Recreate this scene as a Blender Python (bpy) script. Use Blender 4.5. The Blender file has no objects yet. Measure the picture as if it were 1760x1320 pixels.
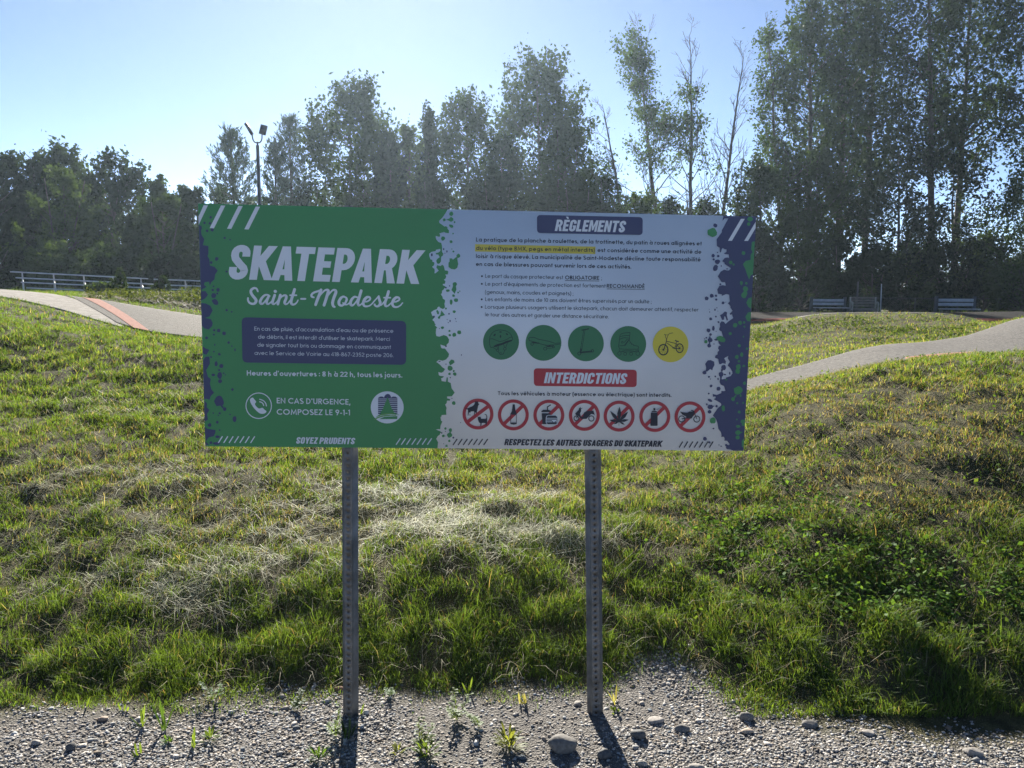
import bpy, math, random
import numpy as np
from mathutils import Vector, Matrix
from mathutils.geometry import tessellate_polygon

R = math.radians
sc = bpy.context.scene
col = sc.collection

# ------------------------------------------------------------------ camera
F = 1320.0; CX = 880.0; CY = 660.0            # photo pixels (1760 x 1320)
PITCH = R(7.5); ROLL = R(0.4); CAMZ = 1.735
cp, sp = math.cos(PITCH), math.sin(PITCH)
FWD = np.array([0, cp, -sp]); UP0 = np.array([0, sp, cp]); RT0 = np.array([1.0, 0, 0])
RT = RT0 * math.cos(ROLL) + UP0 * math.sin(ROLL)
UP = -RT0 * math.sin(ROLL) + UP0 * math.cos(ROLL)
CAM = np.array([0, 0, CAMZ])
cam_d = bpy.data.cameras.new('camera'); cam = bpy.data.objects.new('camera', cam_d); col.objects.link(cam)
cam_d.sensor_width = 36; cam_d.lens = 36 * F / 1760; cam_d.clip_start = 0.05; cam_d.clip_end = 2000
m = Matrix.Identity(4)
for i in range(3):
    m[i][0] = RT[i]; m[i][1] = UP[i]; m[i][2] = -FWD[i]; m[i][3] = CAM[i]
cam.matrix_world = m
sc.camera = cam

# ------------------------------------------------------------------ sky, sun, exposure
SUN_EL = R(27); SUN_AZ = R(-9.1)                # azimuth from +Y, negative to the left
w = bpy.data.worlds.new('World'); sc.world = w; w.use_nodes = True
nt = w.node_tree; nt.nodes.clear()
sky = nt.nodes.new('ShaderNodeTexSky'); sky.sky_type = 'NISHITA'; sky.sun_disc = False
sky.sun_elevation = SUN_EL; sky.sun_rotation = SUN_AZ
sky.air_density = 0.5; sky.dust_density = 0.13; sky.ozone_density = 2.2; sky.altitude = 900
bg = nt.nodes.new('ShaderNodeBackground'); bg.inputs[1].default_value = 0.05
wo = nt.nodes.new('ShaderNodeOutputWorld')
nt.links.new(sky.outputs[0], bg.inputs[0]); nt.links.new(bg.outputs[0], wo.inputs[0])
sl = bpy.data.lights.new('sun', 'SUN'); sl.energy = 5.0; sl.angle = R(0.53); sl.color = (1.0, 0.92, 0.80)
so = bpy.data.objects.new('sun', sl); col.objects.link(so)
SUN_DIR = Vector((math.sin(SUN_AZ) * math.cos(SUN_EL), math.cos(SUN_AZ) * math.cos(SUN_EL), math.sin(SUN_EL)))
so.rotation_euler = SUN_DIR.to_track_quat('Z', 'Y').to_euler(); so.location = (-4, 20, 12)
sc.view_settings.view_transform = 'Standard'; sc.view_settings.look = 'None'
sc.view_settings.exposure = 1.75; sc.view_settings.gamma = 1
sc.render.engine = 'CYCLES'
sc.cycles.use_denoising = True; sc.cycles.denoising_input_passes = 'RGB_ALBEDO_NORMAL'; sc.cycles.denoising_prefilter = 'NONE'
sc.cycles.max_bounces = 6; sc.cycles.transparent_max_bounces = 8; sc.cycles.volume_bounces = 0
sc.cycles.use_adaptive_sampling = True; sc.cycles.adaptive_threshold = 0.01
sc.cycles.sample_clamp_indirect = 6

# ------------------------------------------------------------------ helpers
def unp(x, y, D):
    """the place whose direction from the camera is photo pixel (x, y), D metres ahead"""
    d = FWD + RT * (x - CX) / F + UP * (CY - y) / F
    return CAM + d * (D / d[1])
def proj(P):
    d = P - CAM; z = d @ FWD
    return CX + F * (d @ RT) / z, CY - F * (d @ UP) / z

def hashn(ix, iy, seed):
    h = (ix.astype(np.int64) * 374761393 + iy.astype(np.int64) * 668265263 + seed * 974634777) & 0xFFFFFFFF
    h = ((h ^ (h >> 13)) * 1274126177) & 0xFFFFFFFF
    h = (h ^ (h >> 16)) & 0xFFFFFFFF
    return h / 4294967295.0
def vnoise(x, y, seed=0):
    x = np.asarray(x, float); y = np.asarray(y, float)
    ix = np.floor(x); iy = np.floor(y); fx = x - ix; fy = y - iy
    fx = fx * fx * (3 - 2 * fx); fy = fy * fy * (3 - 2 * fy)
    a = hashn(ix, iy, seed); b = hashn(ix + 1, iy, seed); c = hashn(ix, iy + 1, seed); d = hashn(ix + 1, iy + 1, seed)
    return (a * (1 - fx) + b * fx) * (1 - fy) + (c * (1 - fx) + d * fx) * fy
def fbm(x, y, seed=0, o=3):
    s = 0; a = 0.5; t = 0
    for k in range(o):
        s = s + a * vnoise(x * 2 ** k, y * 2 ** k, seed + k); t += a; a *= 0.5
    return s / t
def smooth(a, b, x):
    t = np.clip((np.asarray(x, float) - a) / (b - a), 0, 1); return t * t * (3 - 2 * t)

def mesh_obj(name, V, quads=None, tris=None, mat=None, parent=None, colr=None, smooth_=False, ngons=None, uvmat=None):
    me = bpy.data.meshes.new(name)
    V = np.asarray(V, np.float32).reshape(-1, 3)
    idx = []; cnt = []
    if quads is not None and len(quads):
        q = np.asarray(quads, np.int32).reshape(-1, 4); idx.append(q.ravel()); cnt.append(np.full(len(q), 4, np.int32))
    if tris is not None and len(tris):
        t = np.asarray(tris, np.int32).reshape(-1, 3); idx.append(t.ravel()); cnt.append(np.full(len(t), 3, np.int32))
    if ngons:
        for g in ngons:
            idx.append(np.asarray(g, np.int32)); cnt.append(np.array([len(g)], np.int32))
    idx = np.concatenate(idx); cnt = np.concatenate(cnt)
    start = np.concatenate([[0], np.cumsum(cnt)[:-1]]).astype(np.int32)
    me.vertices.add(len(V)); me.vertices.foreach_set('co', V.ravel())
    me.loops.add(len(idx)); me.loops.foreach_set('vertex_index', idx)
    me.polygons.add(len(cnt)); me.polygons.foreach_set('loop_start', start); me.polygons.foreach_set('loop_total', cnt)
    if smooth_:
        me.polygons.foreach_set('use_smooth', np.ones(len(cnt), bool))
    if colr is not None:
        c = np.asarray(colr, np.float32)
        if c.shape[1] == 3: c = np.concatenate([c, np.ones((len(c), 1), np.float32)], 1)
        at = me.color_attributes.new('Col', 'FLOAT_COLOR', 'POINT'); at.data.foreach_set('color', c.ravel())
    me.update(calc_edges=True); me.validate()
    if mat is not None: me.materials.append(mat)
    o = bpy.data.objects.new(name, me); col.objects.link(o)
    if parent is not None: o.parent = parent
    return o

class MB:
    """collects shapes for one mesh object"""
    def __init__(s): s.V = []; s.Q = []; s.T = []; s.N = []; s.n = 0
    def add(s, V, Q=None, T=None, N=None):
        V = np.asarray(V, float).reshape(-1, 3); s.V.append(V)
        if Q is not None and len(Q): s.Q.append(np.asarray(Q, int).reshape(-1, 4) + s.n)
        if T is not None and len(T): s.T.append(np.asarray(T, int).reshape(-1, 3) + s.n)
        if N: s.N += [[i + s.n for i in g] for g in N]
        s.n += len(V)
    def box(s, c, size, M=None, bev=0.0):
        x, y, z = [k / 2 for k in size]
        if bev <= 0:
            V = np.array([[a * x, b * y, d * z] for a in (-1, 1) for b in (-1, 1) for d in (-1, 1)])
            Q = [[0, 1, 3, 2], [4, 6, 7, 5], [0, 4, 5, 1], [2, 3, 7, 6], [0, 2, 6, 4], [1, 5, 7, 3]]
        else:
            b_ = min(bev, x * .9, y * .9)
            ring = [(-x + b_, -y), (x - b_, -y), (x, -y + b_), (x, y - b_), (x - b_, y), (-x + b_, y), (-x, y - b_), (-x, -y + b_)]
            V = [(p[0], p[1], -z) for p in ring] + [(p[0], p[1], z) for p in ring]; V = np.array(V)
            Q = [[i, (i + 1) % 8, 8 + (i + 1) % 8, 8 + i] for i in range(8)]
            if M is not None: V = V @ np.asarray(M).T
            s.add(V + np.asarray(c), Q, None, [[7, 6, 5, 4, 3, 2, 1, 0], [8, 9, 10, 11, 12, 13, 14, 15]]); return
        if M is not None: V = V @ np.asarray(M).T
        s.add(V + np.asarray(c), Q)
    def tube(s, P, rad, n=6, cap=True):
        P = np.asarray(P, float); k = len(P)
        rad = np.broadcast_to(np.asarray(rad, float), (k,))
        T = np.gradient(P, axis=0); T /= np.linalg.norm(T, axis=1)[:, None] + 1e-9
        ref = np.array([0, 0, 1.0]) if abs(T[0][2]) < .9 else np.array([1.0, 0, 0])
        A = np.cross(T, ref); A /= np.linalg.norm(A, axis=1)[:, None] + 1e-9
        B = np.cross(T, A)
        an = np.arange(n) * 2 * math.pi / n
        V = P[:, None, :] + rad[:, None, None] * (np.cos(an)[None, :, None] * A[:, None, :] + np.sin(an)[None, :, None] * B[:, None, :])
        i = np.arange(k - 1)[:, None] * n; j = np.arange(n)[None, :]; j2 = (j + 1) % n
        Q = np.stack([i + j, i + j2, i + n + j2, i + n + j], -1).reshape(-1, 4)
        N = [list(range(n))[::-1], list(range((k - 1) * n, k * n))] if cap else None
        s.add(V.reshape(-1, 3), Q, None, N)
    def build(s, name, mat, parent=None, colr=None, smooth_=False):
        return mesh_obj(name, np.concatenate(s.V), np.concatenate(s.Q) if s.Q else None,
                        np.concatenate(s.T) if s.T else None, mat, parent, colr, smooth_, s.N)

USED = {}
def tag(o, label=None, cat=None, group=None, kind=None):
    if label:
        assert 4 <= len(label.split()) <= 16, label
        o['label'] = label
    if cat: o['category'] = cat
    if group: o['group'] = group
    if kind: o['kind'] = kind
    return o
def thing(name, label, cat, loc=(0, 0, 0), rz=0.0, group=None):
    o = bpy.data.objects.new(name, None); col.objects.link(o)
    o.location = loc; o.rotation_euler = (0, 0, rz); o.empty_display_size = .2
    return tag(o, label, cat, group)

# ------------------------------------------------------------------ materials
def mat(name, c=(.5, .5, .5), rough=.6, metal=0.0, spec=.5):
    M = bpy.data.materials.new(name); M.use_nodes = True
    b = M.node_tree.nodes['Principled BSDF']
    b.inputs['Base Color'].default_value = (*c, 1); b.inputs['Roughness'].default_value = rough
    b.inputs['Metallic'].default_value = metal; b.inputs['Specular IOR Level'].default_value = spec
    return M
def nd(M, t, **kw):
    n = M.node_tree.nodes.new(t)
    for k, v in kw.items(): setattr(n, k, v)
    return n
def lk(M, a, b): M.node_tree.links.new(a, b)
def worn(name, c1, c2, scale=8.0, rough=.7, bump=0.0, bscale=60.0, metal=0.0, detail=6):
    """two-tone noise surface with fine bump"""
    M = mat(name, c1, rough, metal); b = M.node_tree.nodes['Principled BSDF']
    tc = nd(M, 'ShaderNodeTexCoord')
    n = nd(M, 'ShaderNodeTexNoise'); n.inputs['Scale'].default_value = scale; n.inputs['Detail'].default_value = detail
    r = nd(M, 'ShaderNodeValToRGB'); r.color_ramp.elements[0].position = .35; r.color_ramp.elements[1].position = .68
    r.color_ramp.elements[0].color = (*c1, 1); r.color_ramp.elements[1].color = (*c2, 1)
    lk(M, tc.outputs['Object'], n.inputs['Vector']); lk(M, n.outputs[0], r.inputs[0]); lk(M, r.outputs[0], b.inputs['Base Color'])
    if bump:
        n2 = nd(M, 'ShaderNodeTexNoise'); n2.inputs['Scale'].default_value = bscale; n2.inputs['Detail'].default_value = 4
        bp = nd(M, 'ShaderNodeBump'); bp.inputs['Strength'].default_value = bump; bp.inputs['Distance'].default_value = .01
        lk(M, tc.outputs['Object'], n2.inputs['Vector']); lk(M, n2.outputs[0], bp.inputs['Height']); lk(M, bp.outputs[0], b.inputs['Normal'])
    return M
def leafy(name, trans=.45, gloss=.08, rough=.4, sat=1.0, warm=(1.35, 1.25, .55)):
    """foliage: per-leaf colour, light passing through, a little gloss"""
    M = bpy.data.materials.new(name); M.use_nodes = True; n = M.node_tree.nodes; n.clear()
    out = n.new('ShaderNodeOutputMaterial'); a = n.new('ShaderNodeAttribute'); a.attribute_name = 'Col'
    d = n.new('ShaderNodeBsdfDiffuse'); t = n.new('ShaderNodeBsdfTranslucent'); g = n.new('ShaderNodeBsdfGlossy')
    g.inputs['Roughness'].default_value = rough; g.inputs['Color'].default_value = (.9, .95, 1, 1)
    mx = n.new('ShaderNodeMixShader'); mx.inputs[0].default_value = trans
    mg = n.new('ShaderNodeMixShader'); mg.inputs[0].default_value = gloss
    tint = n.new('ShaderNodeMix'); tint.data_type = 'RGBA'; tint.blend_type = 'MULTIPLY'; tint.inputs[0].default_value = 1
    tint.inputs[7].default_value = (*warm, 1)
    lk(M, a.outputs['Color'], d.inputs[0]); lk(M, a.outputs['Color'], tint.inputs[6]); lk(M, tint.outputs[2], t.inputs[0])
    lk(M, d.outputs[0], mx.inputs[1]); lk(M, t.outputs[0], mx.inputs[2])
    lk(M, mx.outputs[0], mg.inputs[1]); lk(M, g.outputs[0], mg.inputs[2]); lk(M, mg.outputs[0], out.inputs[0])
    return M
# ================================================================== TERRAIN
# columns of the land: (photo column, [(metres ahead, photo row of the surface) or (metres ahead, None, height)])
N_ = None
COLS = [
 (-260, [(2.4, N_, 0), (3.0, N_, 0), (3.52, 1065), (4.3, 900), (5.6, 742), (7.0, 640), (8.6, 540), (9.6, 536), (11.6, 512), (14, 490), (17, N_, 1.5), (24, N_, 1.42), (40, N_, 1.4), (60, N_, 1.4)]),
 (0,    [(2.4, N_, 0), (3.02, N_, 0), (3.52, 1065), (4.3, 905), (5.6, 752), (7.0, 656), (8.6, 556), (9.6, 551), (12.2, 511), (14, 497), (15.5, 499), (18, N_, 1.38), (24, N_, 1.38), (40, N_, 1.4), (60, N_, 1.4)]),
 (170,  [(2.4, N_, 0), (3.06, N_, 0), (3.52, 1065), (4.3, 905), (5.5, 765), (7.0, 665), (8.6, 580), (9.3, 577), (10.4, 556), (13.3, 516), (15, 513), (19, 505), (24, N_, 1.34), (40, N_, 1.35), (60, N_, 1.35)]),
 (345,  [(2.4, N_, 0), (3.1, N_, 0), (3.55, 1055), (4.25, 910), (5.4, 780), (6.6, 690), (8.0, 608), (8.9, 593), (9.8, 583), (12.4, 545), (13.2, 541), (16, 507), (20, 506), (24, N_, 1.38), (40, N_, 1.3), (60, N_, 1.3)]),
 (600,  [(2.4, N_, 0), (3.2, N_, 0), (3.7, 1010), (4.2, 915), (4.7, 855), (5.4, 795), (6.6, 715), (8.5, 640), (10, 600), (13, N_, .8), (20, N_, 1.0), (40, N_, 1.0), (60, N_, 1.0)]),
 (800,  [(2.4, N_, 0), (3.2, N_, 0), (3.7, 1015), (4.1, 930), (4.6, 862), (5.25, 806), (5.9, 765), (6.8, 715), (8.5, 645), (10, 605), (13, N_, .7), (20, N_, .8), (40, N_, .8), (60, N_, .8)]),
 (1020, [(2.4, N_, 0), (3.25, N_, 0), (3.75, 1030), (4.1, 940), (4.6, 868), (5.3, 812), (6.0, 772), (7.0, 722), (8.5, 650), (10, 610), (13, N_, .6), (20, N_, .6), (40, N_, .5), (60, N_, .5)]),
 (1160, [(2.4, N_, 0), (3.3, N_, 0), (3.65, 1050), (4.1, 950), (4.8, 860), (5.6, 790), (6.6, 726), (7.4, 690), (8.2, 690), (9.4, 655), (11.5, 605), (14, N_, .8), (18, N_, .8), (22, N_, .5), (24, N_, .85), (28, N_, .3), (40, N_, .3), (60, N_, .3)]),
 (1290, [(2.4, N_, 0), (3.2, N_, 0), (3.55, 1050), (4.0, 945), (4.6, 855), (5.3, 768), (6.2, 698), (6.9, 680), (8.2, 677), (9.0, 655), (11.6, 605), (14, 588), (16, 577), (18, N_, .7), (21, 553), (24, 536), (28, N_, .2), (38, N_, .18), (60, N_, .2)]),
 (1390, [(2.4, N_, 0), (3.05, N_, 0), (3.42, 1065), (3.9, 945), (4.4, 852), (5.05, 768), (5.8, 698), (6.6, 662), (8.4, 655), (9.8, 630), (11.2, 606), (12.4, 602), (14.5, 570), (17, 540), (18.5, 539), (20, N_, .6), (21, 553), (24, 537), (28, N_, .2), (38, N_, .18), (60, N_, .2)]),
 (1520, [(2.4, N_, 0), (2.95, N_, 0), (3.36, 1065), (3.85, 945), (4.35, 848), (5.0, 758), (5.7, 692), (6.5, 637), (8.5, 628), (10.2, 594), (10.8, 591), (12.2, 597), (14.5, 568), (17, 538), (19, 537), (20, N_, .6), (21, 552), (24, 537), (28, N_, .2), (38, N_, .18), (60, N_, .2)]),
 (1640, [(2.4, N_, 0), (2.95, N_, 0), (3.36, 1070), (3.85, 945), (4.35, 848), (5.0, 755), (5.7, 685), (6.6, 622), (8.6, 613), (10.4, 597), (11.6, 583), (12.2, 582), (14.5, 567), (17, 539), (19, 538), (20, N_, .6), (21, 552), (24, 537), (28, N_, .2), (38, N_, .18), (60, N_, .2)]),
 (1760, [(2.4, N_, 0), (2.95, N_, 0), (3.36, 1070), (3.85, 945), (4.35, 848), (5.0, 755), (5.7, 680), (6.6, 616), (8.6, 609), (9.4, 605), (11.4, 572), (13.4, 547), (14.4, 545), (17, N_, .7), (19, N_, .6), (20.5, 556), (24, 535), (28, N_, .2), (38, N_, .2), (60, N_, .25)]),
 (2050, [(2.4, N_, 0), (2.95, N_, 0), (3.36, 1070), (3.85, 945), (4.35, 848), (5.0, 755), (5.7, 680), (6.6, 610), (8.6, 602), (9.4, 596), (11.4, 550), (13.4, 510), (14.6, 505), (17, N_, .7), (20, N_, .6), (24, 532), (28, N_, .3), (38, N_, .3), (60, N_, .3)]),
]
DG = np.arange(2.0, 60.01, .05)
def gsm(a, s, axis):
    k = np.arange(-int(3 * s) - 1, int(3 * s) + 2); g = np.exp(-.5 * (k / s) ** 2); g /= g.sum()
    p = len(k) // 2
    a = np.moveaxis(a, axis, -1); b = np.concatenate([np.repeat(a[..., :1], p, -1), a, np.repeat(a[..., -1:], p, -1)], -1)
    out = np.zeros_like(a)
    for i, gi in enumerate(g): out += gi * b[..., i:i + a.shape[-1]]
    return np.moveaxis(out, -1, axis)
tab = []
for px_, pr in COLS:
    ds = [p[0] for p in pr]; hs = [p[2] if len(p) == 3 else unp(px_, p[1], p[0])[2] for p in pr]
    tab.append(np.interp(DG, ds, hs))
tab = np.array(tab)
PXG = np.arange(-400, 2201, 10.0)
cpx = np.array([c[0] for c in COLS], float)
T2 = np.stack([np.interp(PXG, cpx, tab[:, k]) for k in range(len(DG))], 1)
T2 = gsm(T2, 3.5, 0); T2 = gsm(T2, 2.2, 1)
def lookup(px, D):
    px = np.clip(px, PXG[0], PXG[-1] - .01); Dq = np.clip(D, DG[0], DG[-1] - .001)
    a = (px - PXG[0]) / 10; b = (Dq - DG[0]) / .05
    i = a.astype(int); j = b.astype(int); fa = a - i; fb = b - j
    return (T2[i, j] * (1 - fa) + T2[i + 1, j] * fa) * (1 - fb) + (T2[i, j + 1] * (1 - fa) + T2[i + 1, j + 1] * fa) * fb
def colpx(x, y, z):
    d = np.maximum(y, 1.2) * cp + (CAMZ - z) * sp
    return CX + F * (x + .007 * (z - CAMZ)) / d
EDGE_PX = [-400, 0, 250, 420, 600, 800, 1020, 1140, 1220, 1320, 1500, 1700, 2200]
EDGE_Y = [1215, 1208, 1196, 1176, 1166, 1164, 1150, 1128, 1150, 1190, 1222, 1232, 1240]
EDGE_D = [CAMZ / math.tan(PITCH + math.atan((yy - CY) / F)) - (.02 if 1100 < xx < 1200 else .11) for xx, yy in zip(EDGE_PX, EDGE_Y)]
def edge(px): return np.interp(px, EDGE_PX, EDGE_D)
# tarmac: (name, columns, near edge metres, far edge metres)
TR_R = ([1180, 1290, 1390, 1520, 1640, 1760, 1960], [8.0, 8.1, 8.3, 8.5, 8.6, 8.6, 8.6], [9.0, 9.1, 9.9, 10.7, 11.8, 13.9, 14.2])
TR_LA = ([-300, 0, 100, 150, 200, 212], [11.6, 12.3, 11.4, 10.8, 10.25, 10.2], [16.0, 15.6, 13.8, 12.4, 10.6, 10.25])
TR_LB = ([112, 150, 200, 250, 345, 480], [13.7, 12.2, 10.5, 9.95, 9.75, 9.6], [13.9, 13.5, 13.2, 13.0, 12.6, 12.2])
TR_TOP = ([1370, 1450, 1600, 1700], [17.4, 17.2, 17.2, 17.2], [18.6, 18.8, 19, 19])
TR_FAR = ([1230, 1400, 1760, 2000], [20.6, 20.8, 20.4, 20.4], [24.4, 24.2, 24.2, 24.2])
TRACKS = [TR_R, TR_LA, TR_LB, TR_TOP, TR_FAR]
def on_track(px, D, grow=0.0):
    mk = np.zeros(np.shape(px), bool)
    for c, a, b in TRACKS:
        mk |= (px > c[0] - grow * 60) & (px < c[-1] + grow * 60) & (D > np.interp(px, c, a) - grow) & (D < np.interp(px, c, b) + grow)
    return mk
def height(x, y, bumps=True):
    x = np.asarray(x, float); y = np.asarray(y, float)
    z = np.full(x.shape, .6)
    z = np.where(y < 3.2, 0.0, z)
    for _ in range(3): z = lookup(colpx(x, y, z), y)
    if bumps:
        px = colpx(x, y, z)
        g = smooth(-.1, .4, y - edge(px)) * (1 - smooth(0, 1, on_track(px, y, .25).astype(float)))
        far = np.clip(1.25 - y / 16, .35, 1)
        z = z + g * ((fbm(x * 1.4, y * 1.6, 3) - .5) * .10 * far + (fbm(x * 3.4, y * 4.2, 14, 2) - .5) * .065 * far + (fbm(x * 9, y * 10, 9, 2) - .5) * .05)
        z = z + (1 - g) * (y < 4) * (fbm(x * 3, y * 3, 21, 3) - .5) * .035
    return z
def hz(x, y): return float(height(np.array([x]), np.array([y]))[0])

def axis(lo, a, b, hi, step, growth=1.12):
    mid = list(np.arange(a, b + 1e-6, step)); up_ = []; s = step; v = mid[-1]
    while v < hi: s *= growth; v += s; up_.append(min(v, hi))
    dn = []; s = step; v = mid[0]
    while v > lo: s *= growth; v -= s; dn.append(max(v, lo))
    return np.array(dn[::-1] + mid + up_)
gx = axis(-500, -9, 9, 500, .075); gy = axis(-80, 2.2, 14, 600, .07, 1.05)
GX, GY = np.meshgrid(gx, gy); gz = height(GX, GY)
nx, ny = len(gx), len(gy)
ii = (np.arange(ny - 1)[:, None] * nx + np.arange(nx - 1)[None, :])
quads = np.stack([ii, ii + 1, ii + nx + 1, ii + nx], -1).reshape(-1, 4)
gpx = colpx(GX, GY, gz)
grassy = smooth(-.16, .06, GY - edge(gpx) + (fbm(GX * 5, GY * 5, 33) - .5) * .18)
gc = np.stack([grassy, grassy, grassy], -1).reshape(-1, 3)
gm = mat('ground_soil', (.2, .18, .15), .95); b = gm.node_tree.nodes['Principled BSDF']; b.inputs['Specular IOR Level'].default_value = .15
at = nd(gm, 'ShaderNodeAttribute'); at.attribute_name = 'Col'
tc = nd(gm, 'ShaderNodeTexCoord')
v1 = nd(gm, 'ShaderNodeTexVoronoi'); v1.inputs['Scale'].default_value = 130
v2 = nd(gm, 'ShaderNodeTexNoise'); v2.inputs['Scale'].default_value = 14; v2.inputs['Detail'].default_value = 8
rg = nd(gm, 'ShaderNodeValToRGB'); rg.color_ramp.elements[0].color = (.075, .072, .067, 1); rg.color_ramp.elements[1].color = (.22, .21, .198, 1)
mxv = nd(gm, 'ShaderNodeMix'); mxv.data_type = 'RGBA'; mxv.inputs[0].default_value = .45
rs = nd(gm, 'ShaderNodeValToRGB'); rs.color_ramp.elements[0].color = (.035, .035, .018, 1); rs.color_ramp.elements[1].color = (.10, .095, .045, 1)
rs.color_ramp.elements[0].position = .3; rs.color_ramp.elements[1].position = .7
mxg = nd(gm, 'ShaderNodeMix'); mxg.data_type = 'RGBA'
for v in (v1, v2): lk(gm, tc.outputs['Object'], v.inputs['Vector'])
lk(gm, v1.outputs['Color'], mxv.inputs[6]); lk(gm, v2.outputs['Fac'], mxv.inputs[7]); lk(gm, mxv.outputs[2], rg.inputs[0])
lk(gm, v2.outputs['Fac'], rs.inputs[0])
lk(gm, at.outputs['Fac'], mxg.inputs[0]); lk(gm, rg.outputs[0], mxg.inputs[6]); lk(gm, rs.outputs[0], mxg.inputs[7]); lk(gm, mxg.outputs[2], b.inputs['Base Color'])
bp = nd(gm, 'ShaderNodeBump'); bp.inputs['Strength'].default_value = .8; bp.inputs['Distance'].default_value = .012
lk(gm, v1.outputs['Distance'], bp.inputs['Height']); lk(gm, bp.outputs[0], b.inputs['Normal'])
ground = mesh_obj('ground', np.stack([GX, GY, gz], -1).reshape(-1, 3), quads, None, gm, None, gc, True)
tag(ground, kind='structure')

# ---- tarmac sheets
def patch(name, spec, material, lift=.014, nu=90, nv=26, sub=None, f0=0.0, f1=1.0, kind='structure', rag=0.0):
    c, a, b2 = spec
    p0, p1 = sub if sub else (c[0], c[-1])
    P, S = np.meshgrid(np.linspace(p0, p1, nu), np.linspace(f0, f1, nv))
    D = np.interp(P, c, a) * (1 - S) + np.interp(P, c, b2) * S
    if rag: D = D + rag * (fbm(P * .04, P * 0 + 3, 77) - .5) * (S < .02)
    z = np.full(P.shape, .8)
    for _ in range(3):
        dep = D * cp + (CAMZ - z) * sp; X = (P - CX) / F * dep - .007 * (z - CAMZ); z = height(X, D, False)
    V = np.stack([X, D, height(X, D) + lift], -1).reshape(-1, 3)
    i = (np.arange(nv - 1)[:, None] * nu + np.arange(nu - 1)[None, :])
    q = np.stack([i, i + 1, i + nu + 1, i + nu], -1).reshape(-1, 4)
    # skirt so that the slab has a real edge
    n0 = len(V); rim = np.concatenate([np.arange(nu), np.arange(1, nv) * nu + nu - 1, ((nv - 1) * nu + np.arange(nu - 2, -1, -1)), np.arange(nv - 2, 0, -1) * nu])
    V = np.concatenate([V, V[rim] - [0, 0, lift + .06]])
    k = len(rim); j = np.arange(k)
    q2 = np.stack([rim[j], n0 + j, n0 + (j + 1) % k, rim[(j + 1) % k]], -1)
    o = mesh_obj(name, V, np.concatenate([q, q2]), None, material, None, None, True)
    return tag(o, kind=kind)
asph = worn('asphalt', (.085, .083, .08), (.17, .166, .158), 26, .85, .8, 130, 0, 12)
pale_m = worn('pale_tarmac', (.17, .163, .15), (.26, .25, .23), 9, .8, .6, 110, 0, 12)
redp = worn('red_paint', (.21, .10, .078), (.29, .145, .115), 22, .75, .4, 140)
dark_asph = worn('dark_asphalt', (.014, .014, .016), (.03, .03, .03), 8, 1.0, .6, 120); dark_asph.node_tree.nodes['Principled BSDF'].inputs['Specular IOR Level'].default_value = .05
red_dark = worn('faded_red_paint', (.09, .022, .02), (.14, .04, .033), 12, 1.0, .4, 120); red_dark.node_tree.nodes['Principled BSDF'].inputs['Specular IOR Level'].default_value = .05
for k_ in (asph, pale_m, redp): k_.node_tree.nodes['Principled BSDF'].inputs['Specular IOR Level'].default_value = .12; k_.node_tree.nodes['Principled BSDF'].inputs['Roughness'].default_value = .95
patch('asphalt_track', TR_R, asph, .016)
patch('pale_ramp', TR_LA, pale_m, .014)  # ramp sheet given a paler tone than the adjoining bank
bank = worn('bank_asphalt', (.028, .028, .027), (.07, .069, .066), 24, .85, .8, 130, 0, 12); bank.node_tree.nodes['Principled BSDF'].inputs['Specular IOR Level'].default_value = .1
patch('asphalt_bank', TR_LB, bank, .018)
patch('mound_track', TR_TOP, pale_m, .014)
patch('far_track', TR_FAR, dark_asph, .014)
patch('red_edge_line', TR_R, redp, .021, 60, 6, (1555, 1670), .0, .14)
def stripe(name, quad, material, lift):
    """painted band between two lines on the land, given by its four ground corners (column, metres)"""
    (pa, da), (pb, db), (pc, dc), (pd, dd) = quad
    n = 24; m_ = 10
    t = np.linspace(0, 1, n)[:, None]; s = np.linspace(0, 1, m_)[None, :]
    P = (pa * (1 - t) + pd * t) * (1 - s) + (pb * (1 - t) + pc * t) * s
    D = (da * (1 - t) + dd * t) * (1 - s) + (db * (1 - t) + dc * t) * s
    z = np.full(P.shape, .8)
    for _ in range(3):
        dep = D * cp + (CAMZ - z) * sp; X = (P - CX) / F * dep - .007 * (z - CAMZ); z = height(X, D, False)
    V = np.stack([X, D, height(X, D) + lift], -1).reshape(-1, 3)
    i = (np.arange(n - 1)[:, None] * m_ + np.arange(m_ - 1)[None, :])
    o = mesh_obj(name, V, np.stack([i, i + m_, i + m_ + 1, i + 1], -1).reshape(-1, 4), None, material, None, None, True)
    return tag(o, kind='structure')
stripe('red_bank_stripe', [(138, 13.5), (168, 13.4), (256, 9.98), (228, 10.15)], redp, .024)
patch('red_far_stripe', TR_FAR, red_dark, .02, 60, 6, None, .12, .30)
# ================================================================== THE SIGN
SG_W, SG_H = 2.066, .899
sg_M = (Matrix.Rotation(R(2.70), 4, 'Z') @ Matrix.Rotation(R(-.65), 4, 'X') @ Matrix.Rotation(R(.66), 4, 'Y'))
SG_C = Vector((-.1205, 2.9, 1.552))
sign = thing('rules_sign', 'large printed park rules sign, green left half and white right half, on two posts', 'sign')
sign.matrix_world = Matrix.Translation(SG_C) @ sg_M
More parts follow.
